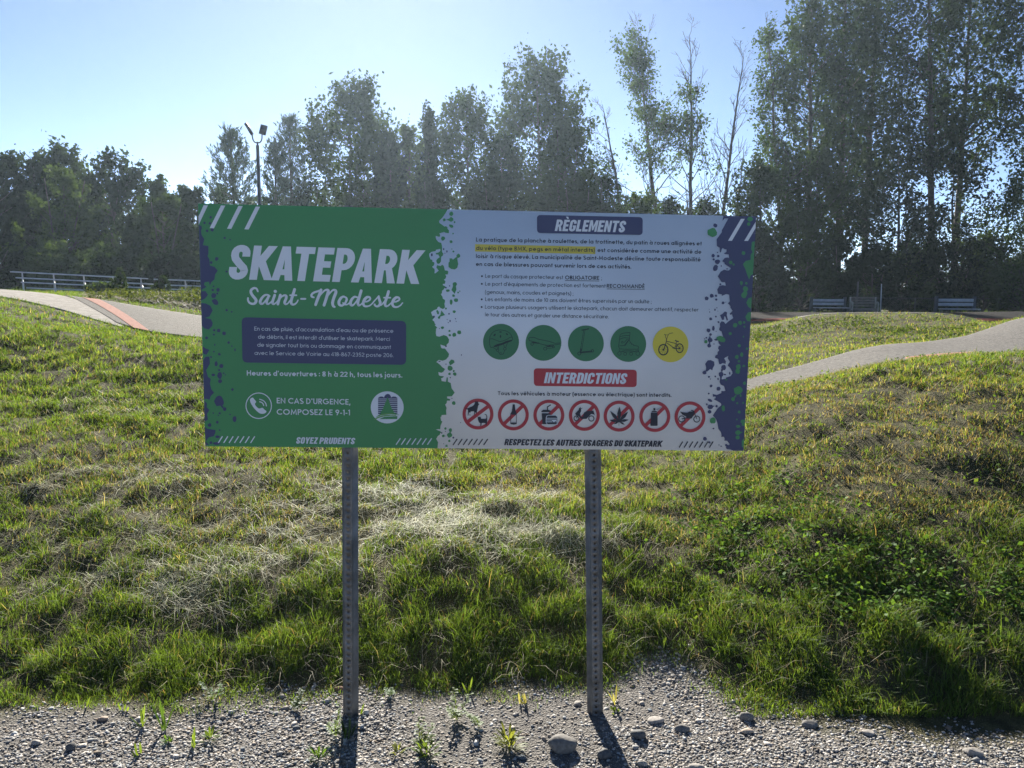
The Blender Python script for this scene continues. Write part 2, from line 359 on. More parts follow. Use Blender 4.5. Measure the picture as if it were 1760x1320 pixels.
# the print was measured on the photograph: photo pixel -> panel metres (a plane-to-plane map)
_src = [(341, 350), (1300, 372), (1277.5, 774.5), (353, 767)]
_dst = [(-SG_W / 2, SG_H / 2), (SG_W / 2, SG_H / 2), (SG_W / 2, -SG_H / 2), (-SG_W / 2, -SG_H / 2)]
A_ = []; B_ = []
for (x, y), (u, v) in zip(_src, _dst):
    A_ += [[x, y, 1, 0, 0, 0, -u * x, -u * y], [0, 0, 0, x, y, 1, -v * x, -v * y]]; B_ += [u, v]
HM = np.append(np.linalg.solve(np.array(A_, float), np.array(B_, float)), 1).reshape(3, 3)
def PP(pts):
    p = np.asarray(pts, float).reshape(-1, 2); q = np.concatenate([p, np.ones((len(p), 1))], 1) @ HM.T
    return q[:, :2] / q[:, 2:]
MPP = SG_W / 948.0                                # metres per photo pixel on the panel
def crop(ox, oy, s): return lambda pts: [(ox + p[0] / s, oy + p[1] / s) for p in pts]

def ink(name, c, rough=.42):
    M = worn(name, c, tuple(min(1, k * .86 + .008) for k in c), 1.6, rough, .05, 300)
    return M
I_white = ink('print_white', (.78, .82, .87)); I_green = ink('print_green', (.058, .285, .095)); I_navy = ink('print_navy', (.050, .058, .145))
I_black = ink('print_black', (.012, .016, .032)); I_red = ink('print_red', (.48, .036, .05)); I_yellow = ink('print_yellow', (.74, .62, .055))
I_hl = ink('print_highlight', (.66, .56, .07)); I_lime = ink('print_light_green', (.16, .38, .10)); I_grey = ink('print_grey', (.42, .43, .46)); I_dgreen = ink('print_pictogram_green', (.040, .20, .085))
I_line = ink('print_line_green', (.006, .026, .026))

class Ink:
    """flat print shapes in panel metres; each shape sits a hair above the one before"""
    def __init__(s, z): s.z = z; s.V = []; s.T = []; s.n = 0; s.k = 0
    def _z(s):
        s.k += 1; return s.z + (s.k % 8) * 4e-5
    def poly_m(s, loops):
        z = s._z(); flat = [p for l in loops for p in l]
        try: tr = tessellate_polygon([[Vector((p[0], p[1], 0)) for p in l] for l in loops])
        except Exception: return
        for t in tr:
            a, b_, c = [flat[i] for i in t]
            if (b_[0] - a[0]) * (c[1] - a[1]) - (b_[1] - a[1]) * (c[0] - a[0]) < 0: t = (t[0], t[2], t[1])
            s.T.append([s.n + i for i in t])
        s.V += [(p[0], -z, p[1]) for p in flat]; s.n += len(flat)
    def poly(s, pts, *holes): s.poly_m([PP(pts)] + [PP(h) for h in holes])
    def ell(s, x, y, rx, ry=None, rot=0, n=20):
        ry = rx if ry is None else ry; a = np.arange(n) * 2 * math.pi / n; c, q = math.cos(R(rot)), math.sin(R(rot))
        X = rx * np.cos(a); Y = ry * np.sin(a)
        s.poly(np.stack([x + X * c - Y * q, y + X * q + Y * c], 1))
    def blot(s, x, y, rx, ry=None, rot=0, seed=0):
        ry = rx if ry is None else ry; n = 12; a = np.arange(n) * 2 * math.pi / n; rg_ = random.Random(int(x * 31 + y * 17))
        k = np.array([1 + rg_.uniform(-.14, .14) for _ in range(n)]); c, q = math.cos(R(rot)), math.sin(R(rot))
        X = rx * np.cos(a) * k; Y = ry * np.sin(a) * k
        s.poly(np.stack([x + X * c - Y * q, y + X * q + Y * c], 1))
    def ring(s, x, y, r, wd, ry=None, n=28):
        ry = r if ry is None else ry; a = np.arange(n) * 2 * math.pi / n
        f = lambda k, kk: np.stack([x + k * np.cos(a), y + kk * np.sin(a)], 1)
        s.strip_m(PP(f(r, ry)), PP(f(r - wd, ry - wd)), True)
    def strip_m(s, A, B, closed=False):
        z = s._z(); n = len(A)
        for i in range(n if closed else n - 1):
            j = (i + 1) % n; a, b_, c, d = s.n + i, s.n + j, s.n + n + j, s.n + n + i
            pa, pb, pc = A[i], A[j], B[j]
            if (pb[0] - pa[0]) * (pc[1] - pa[1]) - (pb[1] - pa[1]) * (pc[0] - pa[0]) < 0: s.T += [[a, c, b_], [a, d, c]]
            else: s.T += [[a, b_, c], [a, c, d]]
        s.V += [(p[0], -z, p[1]) for p in A] + [(p[0], -z, p[1]) for p in B]; s.n += 2 * n
    def line_m(s, P, wd, closed=False, round_=False):
        P = np.asarray(P, float)
        if closed: P = np.concatenate([P[-1:], P, P[:1]])
        keep = np.r_[True, np.linalg.norm(np.diff(P, axis=0), axis=1) > 1e-7]; P = P[keep]
        if len(P) < 2: return
        wd = np.broadcast_to(np.asarray(wd, float), keep.shape)[keep]
        d = np.diff(P, axis=0); d /= np.linalg.norm(d, axis=1)[:, None]
        nrm = np.stack([-d[:, 1], d[:, 0]], 1)
        vn = np.zeros_like(P); vn[:-1] += nrm; vn[1:] += nrm
        vn /= np.linalg.norm(vn, axis=1)[:, None] + 1e-12
        sc_ = np.ones(len(P)); dt = np.abs((vn[:-1] * nrm).sum(1)); sc_[:-1] = 1 / np.clip(dt, .5, 1)
        off = vn * (wd / 2 * sc_)[:, None]
        A, B = P + off, P - off
        if closed: A, B = A[1:-1], B[1:-1]
        s.strip_m(A, B, closed)
        if round_:
            for e in (0, -1):
                a = np.arange(12) * 2 * math.pi / 12
                s.poly_m([[(P[e][0] + wd[e] / 2 * math.cos(t), P[e][1] + wd[e] / 2 * math.sin(t)) for t in a]])
    def line(s, pts, wpx, closed=False, curve=False, round_=False):
        p = np.asarray(pts, float)
        if curve: p = catmull(p, closed)
        s.line_m(PP(p), np.asarray(wpx) * MPP, closed, round_)
    def build(s, name, M, parent):
        return mesh_obj(name, s.V, None, s.T, M, parent)
def catmull(p, closed=False, k=6):
    p = np.asarray(p, float); n = len(p); out = []
    q = np.concatenate([p[-1:], p, p[:2]]) if closed else np.concatenate([2 * p[:1] - p[1:2], p, 2 * p[-1:] - p[-2:-1]])
    for i in range(1, (n + 1) if closed else n):
        a, b_, c, d = q[i - 1], q[i], q[i + 1], q[i + 2]
        for t in np.arange(k) / k:
            out.append(.5 * (2 * b_ + (c - a) * t + (2 * a - 5 * b_ + 4 * c - d) * t * t + (3 * b_ - a - 3 * c + d) * t ** 3))
    if not closed: out.append(p[-1])
    return np.array(out)

# ---- lettering drawn as strokes: a round geometric sans and a condensed heavy display face
def arc(cx, cy, rx, ry, a0, a1, n=10):
    a = np.radians(np.linspace(a0, a1, n)); return [(cx + rx * math.cos(t), cy + ry * math.sin(t)) for t in a]
def sans(ch, h):
    """strokes (unit cap height), advance; h = half stroke"""
    X = .70; r = X / 2 - h; rx = r * .98; c = h + rx; y = X / 2; A = 1.03; Wd = 2 * h + 2 * rx; S = []; adv = None
    base = {'é': 'e', 'è': 'e', 'ê': 'e', 'à': 'a', 'É': 'E', 'È': 'E'}
    if ch in base:
        S, adv = sans(base[ch], h); top = (X if ch.islower() else 1.0) + .10; m_ = (adv - .12) / 2
        if ch in 'éÉ': S = S + [[(m_ - .03, top), (m_ + .12, top + .2)]]
        elif ch == 'ê': S = S + [[(m_ - .14, top), (m_, top + .16), (m_ + .14, top)]]
        else: S = S + [[(m_ + .03, top), (m_ - .12, top + .2)]]
        return S, adv
    circ = arc(c, y, rx, r, 0, 360, 22)
    if ch == 'o': S = [circ]; adv = Wd
    elif ch == 'a': S = [circ, [(Wd - h, 0), (Wd - h, X)]]; adv = Wd
    elif ch == 'b': S = [circ, [(h, 0), (h, A)]]; adv = Wd
    elif ch == 'd': S = [circ, [(Wd - h, 0), (Wd - h, A)]]; adv = Wd
    elif ch == 'p': S = [circ, [(h, -.3), (h, X)]]; adv = Wd
    elif ch == 'q': S = [circ, [(Wd - h, -.3), (Wd - h, X)]]; adv = Wd
    elif ch == 'g': S = [circ, [(Wd - h, X)] + [(Wd - h, 0)] + arc(c, -.04, rx, .24, 0, -150, 9)]; adv = Wd
    elif ch == 'c': S = [arc(c, y, rx, r, 48, 312, 16)]; adv = Wd * .86
    elif ch == 'e': S = [arc(c, y, rx, r, 0, 318, 18), [(h * 2, y), (Wd - h * .2, y)]]; adv = Wd
    elif ch == 'f': S = [arc(.34, A - .2, .16, .2 - h + .04, 80, 180, 7) + [(.18, 0)], [(.02, X - h), (.36, X - h)]]; adv = .34
    elif ch == 'h': S = [[(h, 0), (h, A)], arc(h + .2, X - h - .2, .2, .2, 180, 0, 9) + [(h + .4, 0)]]; adv = .4 + 2 * h
    elif ch == 'n': S = [[(h, 0), (h, X)], arc(h + .2, X - h - .2, .2, .2, 180, 0, 9) + [(h + .4, 0)]]; adv = .4 + 2 * h
    elif ch == 'm': S = [[(h, 0), (h, X)], arc(h + .18, X - h - .18, .18, .18, 180, 0, 9) + [(h + .36, 0)], arc(h + .54, X - h - .18, .18, .18, 180, 0, 9) + [(h + .72, 0)]]; adv = .72 + 2 * h
    elif ch == 'u': S = [[(h, X)] + arc(h + .2, h + .2, .2, .2, 180, 360, 9) + [(h + .4, X)], [(h + .4, 0), (h + .4, .3)]]; adv = .4 + 2 * h
    elif ch == 'r': S = [[(h, 0), (h, X)], arc(h + .22, X - h - .2, .22, .2, 180, 70, 7)]; adv = .30 + h
    elif ch == 'i': S = [[(h, 0), (h, X)], [(h, .88), (h, .88 + 2.2 * h)]]; adv = 2 * h
    elif ch == 'j': S = [[(h + .02, X), (h + .02, -.12)] + arc(-.08, -.12, .1 + h, .13, 0, -80, 6), [(h + .02, .88), (h + .02, .88 + 2.2 * h)]]; adv = 2 * h + .02
    elif ch == 'k': S = [[(h, 0), (h, A)], [(.42, X), (2 * h, .32)], [(.2, .40), (.45, 0)]]; adv = .46
    elif ch == 'l': S = [[(h, 0), (h, A)]]; adv = 2 * h
    elif ch == 's': S = [arc(.22, X * .73, .17, X * .27 - h, 40, 270, 10) + arc(.22, X * .27, .18, X * .27 - h + .02, 90, -140, 10)]; adv = .44
    elif ch == 't': S = [[(.17, 0), (.17, .95)], [(.0, X - h), (.34, X - h)]]; adv = .34
    elif ch == 'v': S = [[(.03, X), (.26, 0), (.49, X)]]; adv = .52
    elif ch == 'x': S = [[(.02, 0), (.46, X)], [(.02, X), (.46, 0)]]; adv = .48
    elif ch == 'y': S = [[(.03, X), (.27, .03)], [(.50, X), (.16, -.3)]]; adv = .52
    elif ch == 'z': S = [[(.03, X - h), (.42, X - h), (.05, h), (.45, h)]]; adv = .46
    elif ch == 'A': S = [[(.03, 0), (.37, 1 - h), (.71, 0)], [(.16, .30), (.58, .30)]]; adv = .74
    elif ch == 'B': S = [[(h, 0), (h, 1)], [(h, 1 - h)] + arc(.30, .76, .2 - h * .4, .24 - h, 90, -90, 8) + [(h, .52)], [(h, .52)] + arc(.32, .27, .22 - h * .4, .27 - h, 90, -90, 8) + [(h, h)]]; adv = .56
    elif ch == 'C': S = [arc(.5, .5, .5 - h, .5 - h, 45, 315, 18)]; adv = .84
    elif ch == 'D': S = [[(h, 0), (h, 1)], [(h, 1 - h)] + arc(.26, .5, .44 - h, .5 - h, 90, -90, 14) + [(h, h)]]; adv = .70
    elif ch == 'E': S = [[(h, 0), (h, 1)], [(h, 1 - h), (.5, 1 - h)], [(h, .5), (.46, .5)], [(h, h), (.5, h)]]; adv = .5
    elif ch == 'G': S = [arc(.5, .5, .5 - h, .5 - h, 45, 350, 20), [(.55, .47), (1 - h * .8, .47)]]; adv = .98
    elif ch == 'H': S = [[(h, 0), (h, 1)], [(.66, 0), (.66, 1)], [(h, .52), (.66, .52)]]; adv = .66 + h
    elif ch == 'I': S = [[(h, 0), (h, 1)]]; adv = 2 * h
    elif ch == 'L': S = [[(h, 1), (h, 0)], [(h, h), (.46, h)]]; adv = .46
    elif ch == 'M': S = [[(h, 0), (h + .08, 1 - h), (.46, .2), (.84 - h, 1 - h), (.92 - h, 0)]]; adv = .92
    elif ch == 'N': S = [[(h, 0), (h, 1 - h), (.66, h), (.66, 1)]]; adv = .66 + h
    elif ch == 'O': S = [arc(.5, .5, .5 - h, .5 - h, 0, 360, 26)]; adv = 1.0
    elif ch == 'P': S = [[(h, 0), (h, 1)], [(h, 1 - h)] + arc(.30, .71, .25 - h * .4, .29 - h, 90, -90, 10) + [(h, .42)]]; adv = .56
    elif ch == 'R': S = [[(h, 0), (h, 1)], [(h, 1 - h)] + arc(.30, .72, .25 - h * .4, .28 - h, 90, -90, 10) + [(h, .44)], [(.26, .44), (.55, 0)]]; adv = .58
    elif ch == 'S': S = [arc(.29, .745, .22, .255 - h, 35, 270, 12) + arc(.29, .27, .24, .27 - h + .01, 90, -145, 12)]; adv = .58
    elif ch == 'T': S = [[(.28, 0), (.28, 1)], [(0, 1 - h), (.56, 1 - h)]]; adv = .56
    elif ch == 'U': S = [[(h, 1)] + arc(h + .25, h + .25, .25, .25, 180, 360, 10) + [(h + .5, 1)]]; adv = .5 + 2 * h
    elif ch == 'V': S = [[(.03, 1), (.35, 0), (.67, 1)]]; adv = .7
    elif ch == 'X': S = [[(.03, 0), (.62, 1)], [(.03, 1), (.62, 0)]]; adv = .65
    elif ch == 'Z': S = [[(.04, 1 - h), (.54, 1 - h), (.06, h), (.58, h)]]; adv = .6
    elif ch == '0': S = [arc(.3, .5, .3 - h, .5 - h, 0, 360, 20)]; adv = .6
    elif ch == '1': S = [[(.02, .84), (.2, 1 - h), (.2, 0)]]; adv = .2 + h
    elif ch == '2': S = [arc(.28, .71, .24, .29 - h, 165, -35, 11) + [(.04, h), (.56, h)]]; adv = .56
    elif ch == '3': S = [arc(.26, .745, .2, .255 - h, 150, -90, 10), arc(.26, .27, .24, .27 - h, 90, -150, 10)]; adv = .54
    elif ch == '4': S = [[(.44, 0), (.44, 1), (.04, .27), (.6, .27)]]; adv = .6
    elif ch == '5': S = [[(.5, 1 - h), (.14, 1 - h), (.08, .55)] + arc(.27, .33, .24, .33 - h, 125, -145, 11)]; adv = .55
    elif ch == '6': S = [arc(.3, .31, .3 - h, .31 - h, 0, 360, 18), [(.03 + h, .38), (.38, 1)]]; adv = .6
    elif ch == '7': S = [[(.02, 1 - h), (.5, 1 - h), (.16, 0)]]; adv = .52
    elif ch == '8': S = [arc(.29, .75, .21, .25 - h, 0, 360, 16), arc(.29, .27, .27 - h * .5, .27 - h, 0, 360, 16)]; adv = .58
    elif ch == '9': S = [arc(.3, .69, .3 - h, .31 - h, 0, 360, 18), [(.57 - h, .62), (.22, 0)]]; adv = .6
    elif ch == '.': S = [[(h, 0), (h, 2.2 * h)]]; adv = 2 * h
    elif ch == ',': S = [[(h * 1.3, 2.2 * h), (h * .4, -.16)]]; adv = 2 * h
    elif ch == ';': S = [[(h * 1.3, 2.2 * h), (h * .4, -.16)], [(h, .5), (h, .5 + 2.2 * h)]]; adv = 2 * h
    elif ch == ':': S = [[(h, .05), (h, .05 + 2.2 * h)], [(h, .5), (h, .5 + 2.2 * h)]]; adv = 2 * h
    elif ch == '-': S = [[(0, .36), (.28, .36)]]; adv = .28
    elif ch in "'’": S = [[(h, 1), (h * .8, .72)]]; adv = 2 * h
    elif ch == '(': S = [arc(.38, .38, .32, .72, 118, 242, 8)]; adv = .24
    elif ch == ')': S = [arc(-.14, .38, .32, .72, 62, -62, 8)]; adv = .22
    else: raise ValueError(ch)
    return S, adv
def disp(ch):
    """condensed heavy display face: polygons / strokes of width .2"""
    t = .2; P = []; L = []
    rr = lambda x0, x1, y0, y1, r: (arc(x1 - r, y1 - r, r, r, 0, 90, 6) + arc(x0 + r, y1 - r, r, r, 90, 180, 6) + arc(x0 + r, y0 + r, r, r, 180, 270, 6) + arc(x1 - r, y0 + r, r, r, 270, 360, 6))
    st = lambda x: P.append([[(x, 0), (x + t, 0), (x + t, 1), (x, 1)]])
    bx_ = lambda x0, x1, y0, y1: P.append([[(x0, y0), (x1, y0), (x1, y1), (x0, y1)]])
    if ch == 'I': st(0); a = .2
    elif ch in 'EÈ':
        st(0); bx_(.2, .43, .8, 1); bx_(.2, .39, .41, .60); bx_(.2, .43, 0, .2); a = .43
        if ch == 'È': P.append([[(.06, 1.27), (.24, 1.27), (.33, 1.08), (.20, 1.08)]])
    elif ch == 'L': st(0); bx_(.2, .41, 0, .2); a = .41
    elif ch == 'T': bx_(0, .5, .8, 1); bx_(.15, .35, 0, .8); a = .5
    elif ch == 'N': P.append([[(0, 0), (.18, 0), (.18, .58), (.34, 0), (.52, 0), (.52, 1), (.34, 1), (.34, .44), (.18, 1), (0, 1)]]); a = .52
    elif ch == 'M': P.append([[(0, 0), (.17, 0), (.17, .62), (.27, .12), (.37, .12), (.47, .62), (.47, 0), (.64, 0), (.64, 1), (.44, 1), (.32, .48), (.20, 1), (0, 1)]]); a = .64
    elif ch == 'A': P.append([[(0, 0), (.17, 1), (.38, 1), (.55, 0), (.35, 0), (.325, .16), (.225, .16), (.20, 0)], [(.25, .33), (.30, .33), (.275, .62)]]); a = .55
    elif ch == 'K': st(0); P.append([[(.2, .40), (.2, .70), (.38, 1), (.61, 1), (.36, .55), (.60, 0), (.38, 0)]]); a = .58
    elif ch == 'P': st(0); L.append(([(.2, .905)] + arc(.24, .675, .165, .23, 90, -90, 12) + [(.2, .445)], .19)); a = .5
    elif ch == 'R': st(0); L.append(([(.2, .905)] + arc(.24, .69, .165, .215, 90, -90, 12) + [(.2, .475)], .19)); P.append([[(.23, .44), (.38, .50), (.54, 0), (.33, 0)]]); a = .52
    elif ch == 'D': st(0); L.append(([(.2, .9)] + arc(.23, .74, .16, .16, 90, 0, 7) + arc(.23, .26, .16, .16, 0, -90, 7) + [(.2, .1)], t)); a = .49
    elif ch == 'O': L.append((rr(.1, .40, .09, .91, .15) + [(.40, .76)], t)); a = .5
    elif ch == 'C': L.append(([(.40, .64), (.40, .76)] + arc(.25, .76, .15, .15, 0, 180, 10) + arc(.25, .24, .15, .15, 180, 360, 10) + [(.40, .36)], t)); a = .5
    elif ch == 'G': L.append(([(.40, .66), (.40, .76)] + arc(.25, .76, .15, .15, 0, 180, 10) + arc(.25, .24, .15, .15, 180, 360, 10) + [(.40, .52)], t)); bx_(.26, .31, .37, .52); a = .5
    elif ch == 'U': L.append(([(.1, 1)] + arc(.25, .24, .15, .15, 180, 360, 10) + [(.40, 1)], t)); a = .5
    elif ch == 'S': L.append(([(.39, .67), (.39, .76)] + arc(.245, .76, .145, .15, 0, 180, 10) + [(.10, .70), (.13, .60), (.245, .46), (.36, .34), (.39, .26)] + arc(.245, .24, .145, .15, 0, -180, 10) + [(.10, .36)], t)); a = .49
    elif ch == 'Y': P.append([[(.16, 0), (.36, 0), (.36, .38), (.54, 1), (.34, 1), (.265, .62), (.19, 1), (-.02, 1), (.16, .38)]]); a = .52
    elif ch == 'Z': P.append([[(0, 0), (.44, 0), (.44, .19), (.22, .19), (.44, .84), (.44, 1), (.02, 1), (.02, .81), (.21, .81), (0, .16)]]); a = .44
    else: raise ValueError(ch)
    return P, L, a
def text(inkl, s, a, b_, cap, wt=.11, face='sans', slant=0.0, just=False, gap=None):
    """a, b_: photo pixels of the two ends of the baseline; cap: cap height in photo pixels"""
    (x0, y0), (x1, y1) = PP([a, b_]); L = math.hypot(x1 - x0, y1 - y0); ux, uy = (x1 - x0) / L, (y1 - y0) / L
    H = cap * MPP; items = []; x = 0.0; prev = ''; sp_ = .30 if face == 'sans' else .2; g_ = (.115 if face == 'sans' else .062) if gap is None else gap
    for ch in s:
        if ch == ' ': x += sp_; items.append((' ', x)); continue
        gl = sans(ch, wt / 2) if face == 'sans' else disp(ch)
        
        if face == 'disp' and items and items[-1][0] != ' ': x += {'KA': -.075, 'AT': -.085, 'PA': -.07, 'TA': -.07, 'RK': 0}.get(prev + ch, 0)
        prev = ch; items.append((gl, x)); x += gl[-1] + g_
    tot = x - g_; kx = L / (tot * H)
    nsp = s.count(' '); extra = 0.0
    if just and nsp:
        kx_t = just; extra = (L / H - tot * kx_t) / nsp; kx = kx_t
    k = 0
    def T(p, X): 
        lx = ((p[0] + slant * p[1]) * kx + X) * H; ly = p[1] * H
        return (x0 + ux * lx - uy * ly, y0 + uy * lx + ux * ly)
    for it, X in items:
        if it == ' ': k += 1; continue
        X = X * kx + extra * k
        if face == 'sans':
            for stroke in it[0]: inkl.line_m([T(p, X) for p in stroke], wt * H)
        else:
            for loops in it[0]: inkl.poly_m([[T(p, X) for p in l] for l in loops])
            for st_, tt in it[1]:
                q = np.array(st_); q = q[np.r_[True, np.linalg.norm(np.diff(q, axis=0), axis=1) > 1e-6]]; d = np.gradient(q, axis=0); d /= np.linalg.norm(d, axis=1)[:, None] + 1e-9
                nn = np.stack([-d[:, 1], d[:, 0]], 1) * tt / 2
                inkl.strip_m(np.array([T(p, X) for p in q + nn]), np.array([T(p, X) for p in q - nn]))
def rbox(inkl, pts, r):
    """four photo corners (tl, tr, br, bl) with rounded corners"""
    p = np.asarray(pts, float); out = []
    for i in range(4):
        a, b_, c = p[i - 1], p[i], p[(i + 1) % 4]; d0 = (a - b_) / np.linalg.norm(a - b_); d1 = (c - b_) / np.linalg.norm(c - b_)
        s0, s1 = b_ + d0 * r, b_ + d1 * r
        for t in np.linspace(0, 1, 7): out.append((1 - t) ** 2 * s0 + 2 * t * (1 - t) * b_ + t * t * s1)
    inkl.poly(out)

# ---- panel
pm = MB(); pm.box((0, .0016, 0), (SG_W, .0032, SG_H)); panel = pm.build('panel', I_white, sign)
g1, g2, g3 = crop(730, 355, 9.43), crop(730, 490, 9.43), crop(730, 630, 9.43)
n4, n5, n6 = crop(1200, 365, 9.43), crop(1195, 500, 9.43), crop(1190, 635, 9.43)
l7, l8 = crop(335, 345, 6.286), crop(335, 555, 6.14)
field = Ink(.0004)
bd = g1([(375, 30), (335, 115), (290, 180), (235, 235), (240, 265), (325, 325), (345, 318), (372, 335), (372, 360), (395, 385), (395, 432), (340, 425), (315, 412), (240, 435), (255, 470), (240, 492), (190, 475), (178, 488), (190, 535), (225, 575), (270, 590), (283, 640), (283, 735), (305, 765), (295, 795), (268, 815), (265, 890), (245, 920), (215, 930), (195, 905), (190, 875), (205, 850), (245, 820), (225, 780), (185, 775), (180, 755), (225, 745), (255, 720), (255, 685), (185, 700), (180, 720), (110, 735), (75, 765), (75, 800), (95, 855), (125, 865), (125, 890), (160, 910), (150, 955), (125, 970), (130, 990), (160, 1010), (165, 1045), (158, 1080), (175, 1082), (230, 1040), (205, 1005), (190, 985), (205, 950), (260, 965), (285, 940), (310, 960), (330, 1035), (370, 1038), (385, 1055), (375, 1100), (335, 1100), (350, 1130), (340, 1165), (312, 1185), (338, 1210), (330, 1250), (295, 1255), (295, 1275), (330, 1290)]) \
   + g2([(345, 35), (320, 50), (305, 75), (283, 90), (280, 130), (262, 148), (290, 190), (295, 220), (330, 240), (330, 275), (320, 300), (328, 340), (325, 370), (295, 388), (250, 365), (235, 345), (210, 360), (200, 388), (150, 405), (103, 440), (125, 500), (170, 510), (150, 535), (125, 565), (155, 590), (165, 625), (185, 635), (165, 650), (205, 688), (185, 705), (180, 780), (190, 825), (240, 835), (310, 808), (365, 830), (395, 880), (390, 930), (355, 965), (355, 1000), (330, 985), (290, 975), (255, 962), (265, 1010), (280, 1025), (330, 1028), (395, 1115), (385, 1160), (345, 1205), (290, 1225), (230, 1210), (188, 1245), (250, 1290)]) \
   + g3([(280, 5), (330, 40), (300, 85), (270, 100), (220, 88), (230, 140), (255, 152), (310, 155), (300, 175), (265, 190), (275, 235), (345, 245), (355, 175), (375, 175), (375, 245), (420, 265), (435, 350), (485, 420), (440, 480), (360, 485), (365, 515), (410, 525), (410, 550), (360, 550), (355, 590), (330, 615), (355, 670), (345, 710), (350, 780), (270, 785), (275, 800), (255, 820), (265, 880), (285, 885), (255, 960), (250, 1015), (215, 1012), (180, 1020), (245, 1045), (270, 1060), (250, 1080), (245, 1100), (210, 1125), (185, 1170), (215, 1225), (205, 1310)])
bm_ = [tuple(p) for p in PP(bd)]
bm_[0] = (bm_[0][0], SG_H / 2); bm_[-1] = (bm_[-1][0], -SG_H / 2)
field.poly_m([[(-SG_W / 2, SG_H / 2)] + bm_ + [(-SG_W / 2, -SG_H / 2)]])
for cf, L_ in ((g1, [(432, 118, 34), (318, 215, 24), (487, 253, 15), (433, 318, 42, 24, 25), (462, 438, 13), (298, 520, 33), (428, 570, 24), (442, 688, 8), (467, 728, 17), (548, 797, 32), (487, 1260, 35)]),
               (g2, [(378, 88, 32, 20), (542, 120, 14), (570, 98, 10), (468, 170, 22), (510, 243, 32), (430, 275, 22, 45), (345, 378, 15), (478, 430, 24), (288, 690, 24), (402, 743, 17), (408, 810, 20), (480, 805, 32), (560, 765, 32)]),
               (g3, [(410, 25, 42), (402, 117, 20), (485, 120, 28), (470, 70, 16), (470, 592, 31), (335, 1003, 20), (415, 1028, 28), (400, 1110, 42, 38), (410, 1070, 14, 20), (300, 1122, 22), (397, 1203, 20), (352, 1285, 20)])):
    for e in L_:
        (x, y), = cf([e[:2]]); k = [v / 9.43 for v in e[2:4]]; field.blot(x, y, k[0], k[1] if len(k) > 1 else None, e[4] if len(e) > 4 else 0)
for cf, pl in ((g1, [(345, 214), (400, 195), (425, 165), (465, 190), (468, 225), (430, 250), (395, 230)]),
               (g1, [(405, 840), (440, 840), (460, 860), (505, 825), (540, 810), (530, 855), (545, 930), (530, 990), (490, 1020), (430, 1010), (388, 980), (388, 910), (405, 890)]),
               (g2, [(470, -10), (503, -10), (515, 70), (487, 140), (435, 80)]),
               (g2, [(410, 1300), (390, 1250), (430, 1205), (470, 1215), (485, 1250), (440, 1285)]),
               (g2, [(205, 398), (230, 430), (232, 472), (205, 470), (188, 422)]),
               (g2, [(270, 408), (330, 485), (255, 510), (250, 540), (225, 548), (212, 520), (255, 480)])):
    field.poly(cf(pl))
field.build('green_field', I_green, sign)
navy = Ink(.0008)
rb = n4([(412, 50), (395, 135), (430, 97), (492, 97), (385, 290), (385, 320), (300, 435), (305, 545), (350, 575), (352, 640), (370, 650), (385, 590), (400, 575), (425, 595), (460, 600), (460, 640), (415, 665), (435, 675), (495, 682), (502, 740), (470, 730), (430, 740), (390, 790), (430, 815), (430, 835), (525, 900), (530, 910), (500, 940), (470, 940), (420, 928), (365, 960), (320, 1035), (380, 1130), (435, 1130), (450, 1190), (400, 1178), (345, 1190), (310, 1250), (325, 1320)]) \
   + n5([(385, 45), (430, 55), (430, 80), (500, 50), (550, 60), (560, 170), (525, 200), (545, 215), (570, 245), (570, 270), (605, 320), (555, 370), (570, 385), (595, 375), (615, 440), (540, 490), (490, 535), (465, 500), (425, 490), (398, 530), (400, 580), (385, 620), (400, 645), (425, 655), (450, 740), (350, 765), (300, 788), (330, 805), (370, 800), (380, 850), (415, 885), (380, 890), (370, 930), (390, 960), (360, 990), (360, 1030), (330, 1040), (315, 1080), (370, 1100), (385, 1180), (405, 1188), (440, 1170), (490, 1180), (497, 1140), (465, 1090), (535, 1050), (525, 1090), (560, 1150), (540, 1175), (525, 1210), (560, 1240), (595, 1300)]) \
   + n6([(645, 30), (650, 60), (620, 105), (545, 130), (540, 150), (470, 160), (478, 118), (458, 112), (440, 200), (460, 245), (510, 265), (535, 345), (500, 350), (470, 345), (470, 380), (395, 412), (330, 395), (330, 440), (370, 435), (380, 460), (345, 480), (375, 495), (460, 545), (470, 575), (400, 640), (330, 745), (380, 800), (405, 870), (420, 960), (460, 1015), (470, 1060), (465, 1090), (510, 1090), (522, 1120), (515, 1150), (560, 1155), (600, 1205), (595, 1225), (545, 1220), (540, 1270), (560, 1290), (610, 1295), (665, 1325)])
rm = [tuple(p) for p in PP(rb)]; rm[0] = (rm[0][0], SG_H / 2); rm[-1] = (rm[-1][0], -SG_H / 2)
navy.poly_m([rm + [(SG_W / 2, -SG_H / 2), (SG_W / 2, SG_H / 2)]])
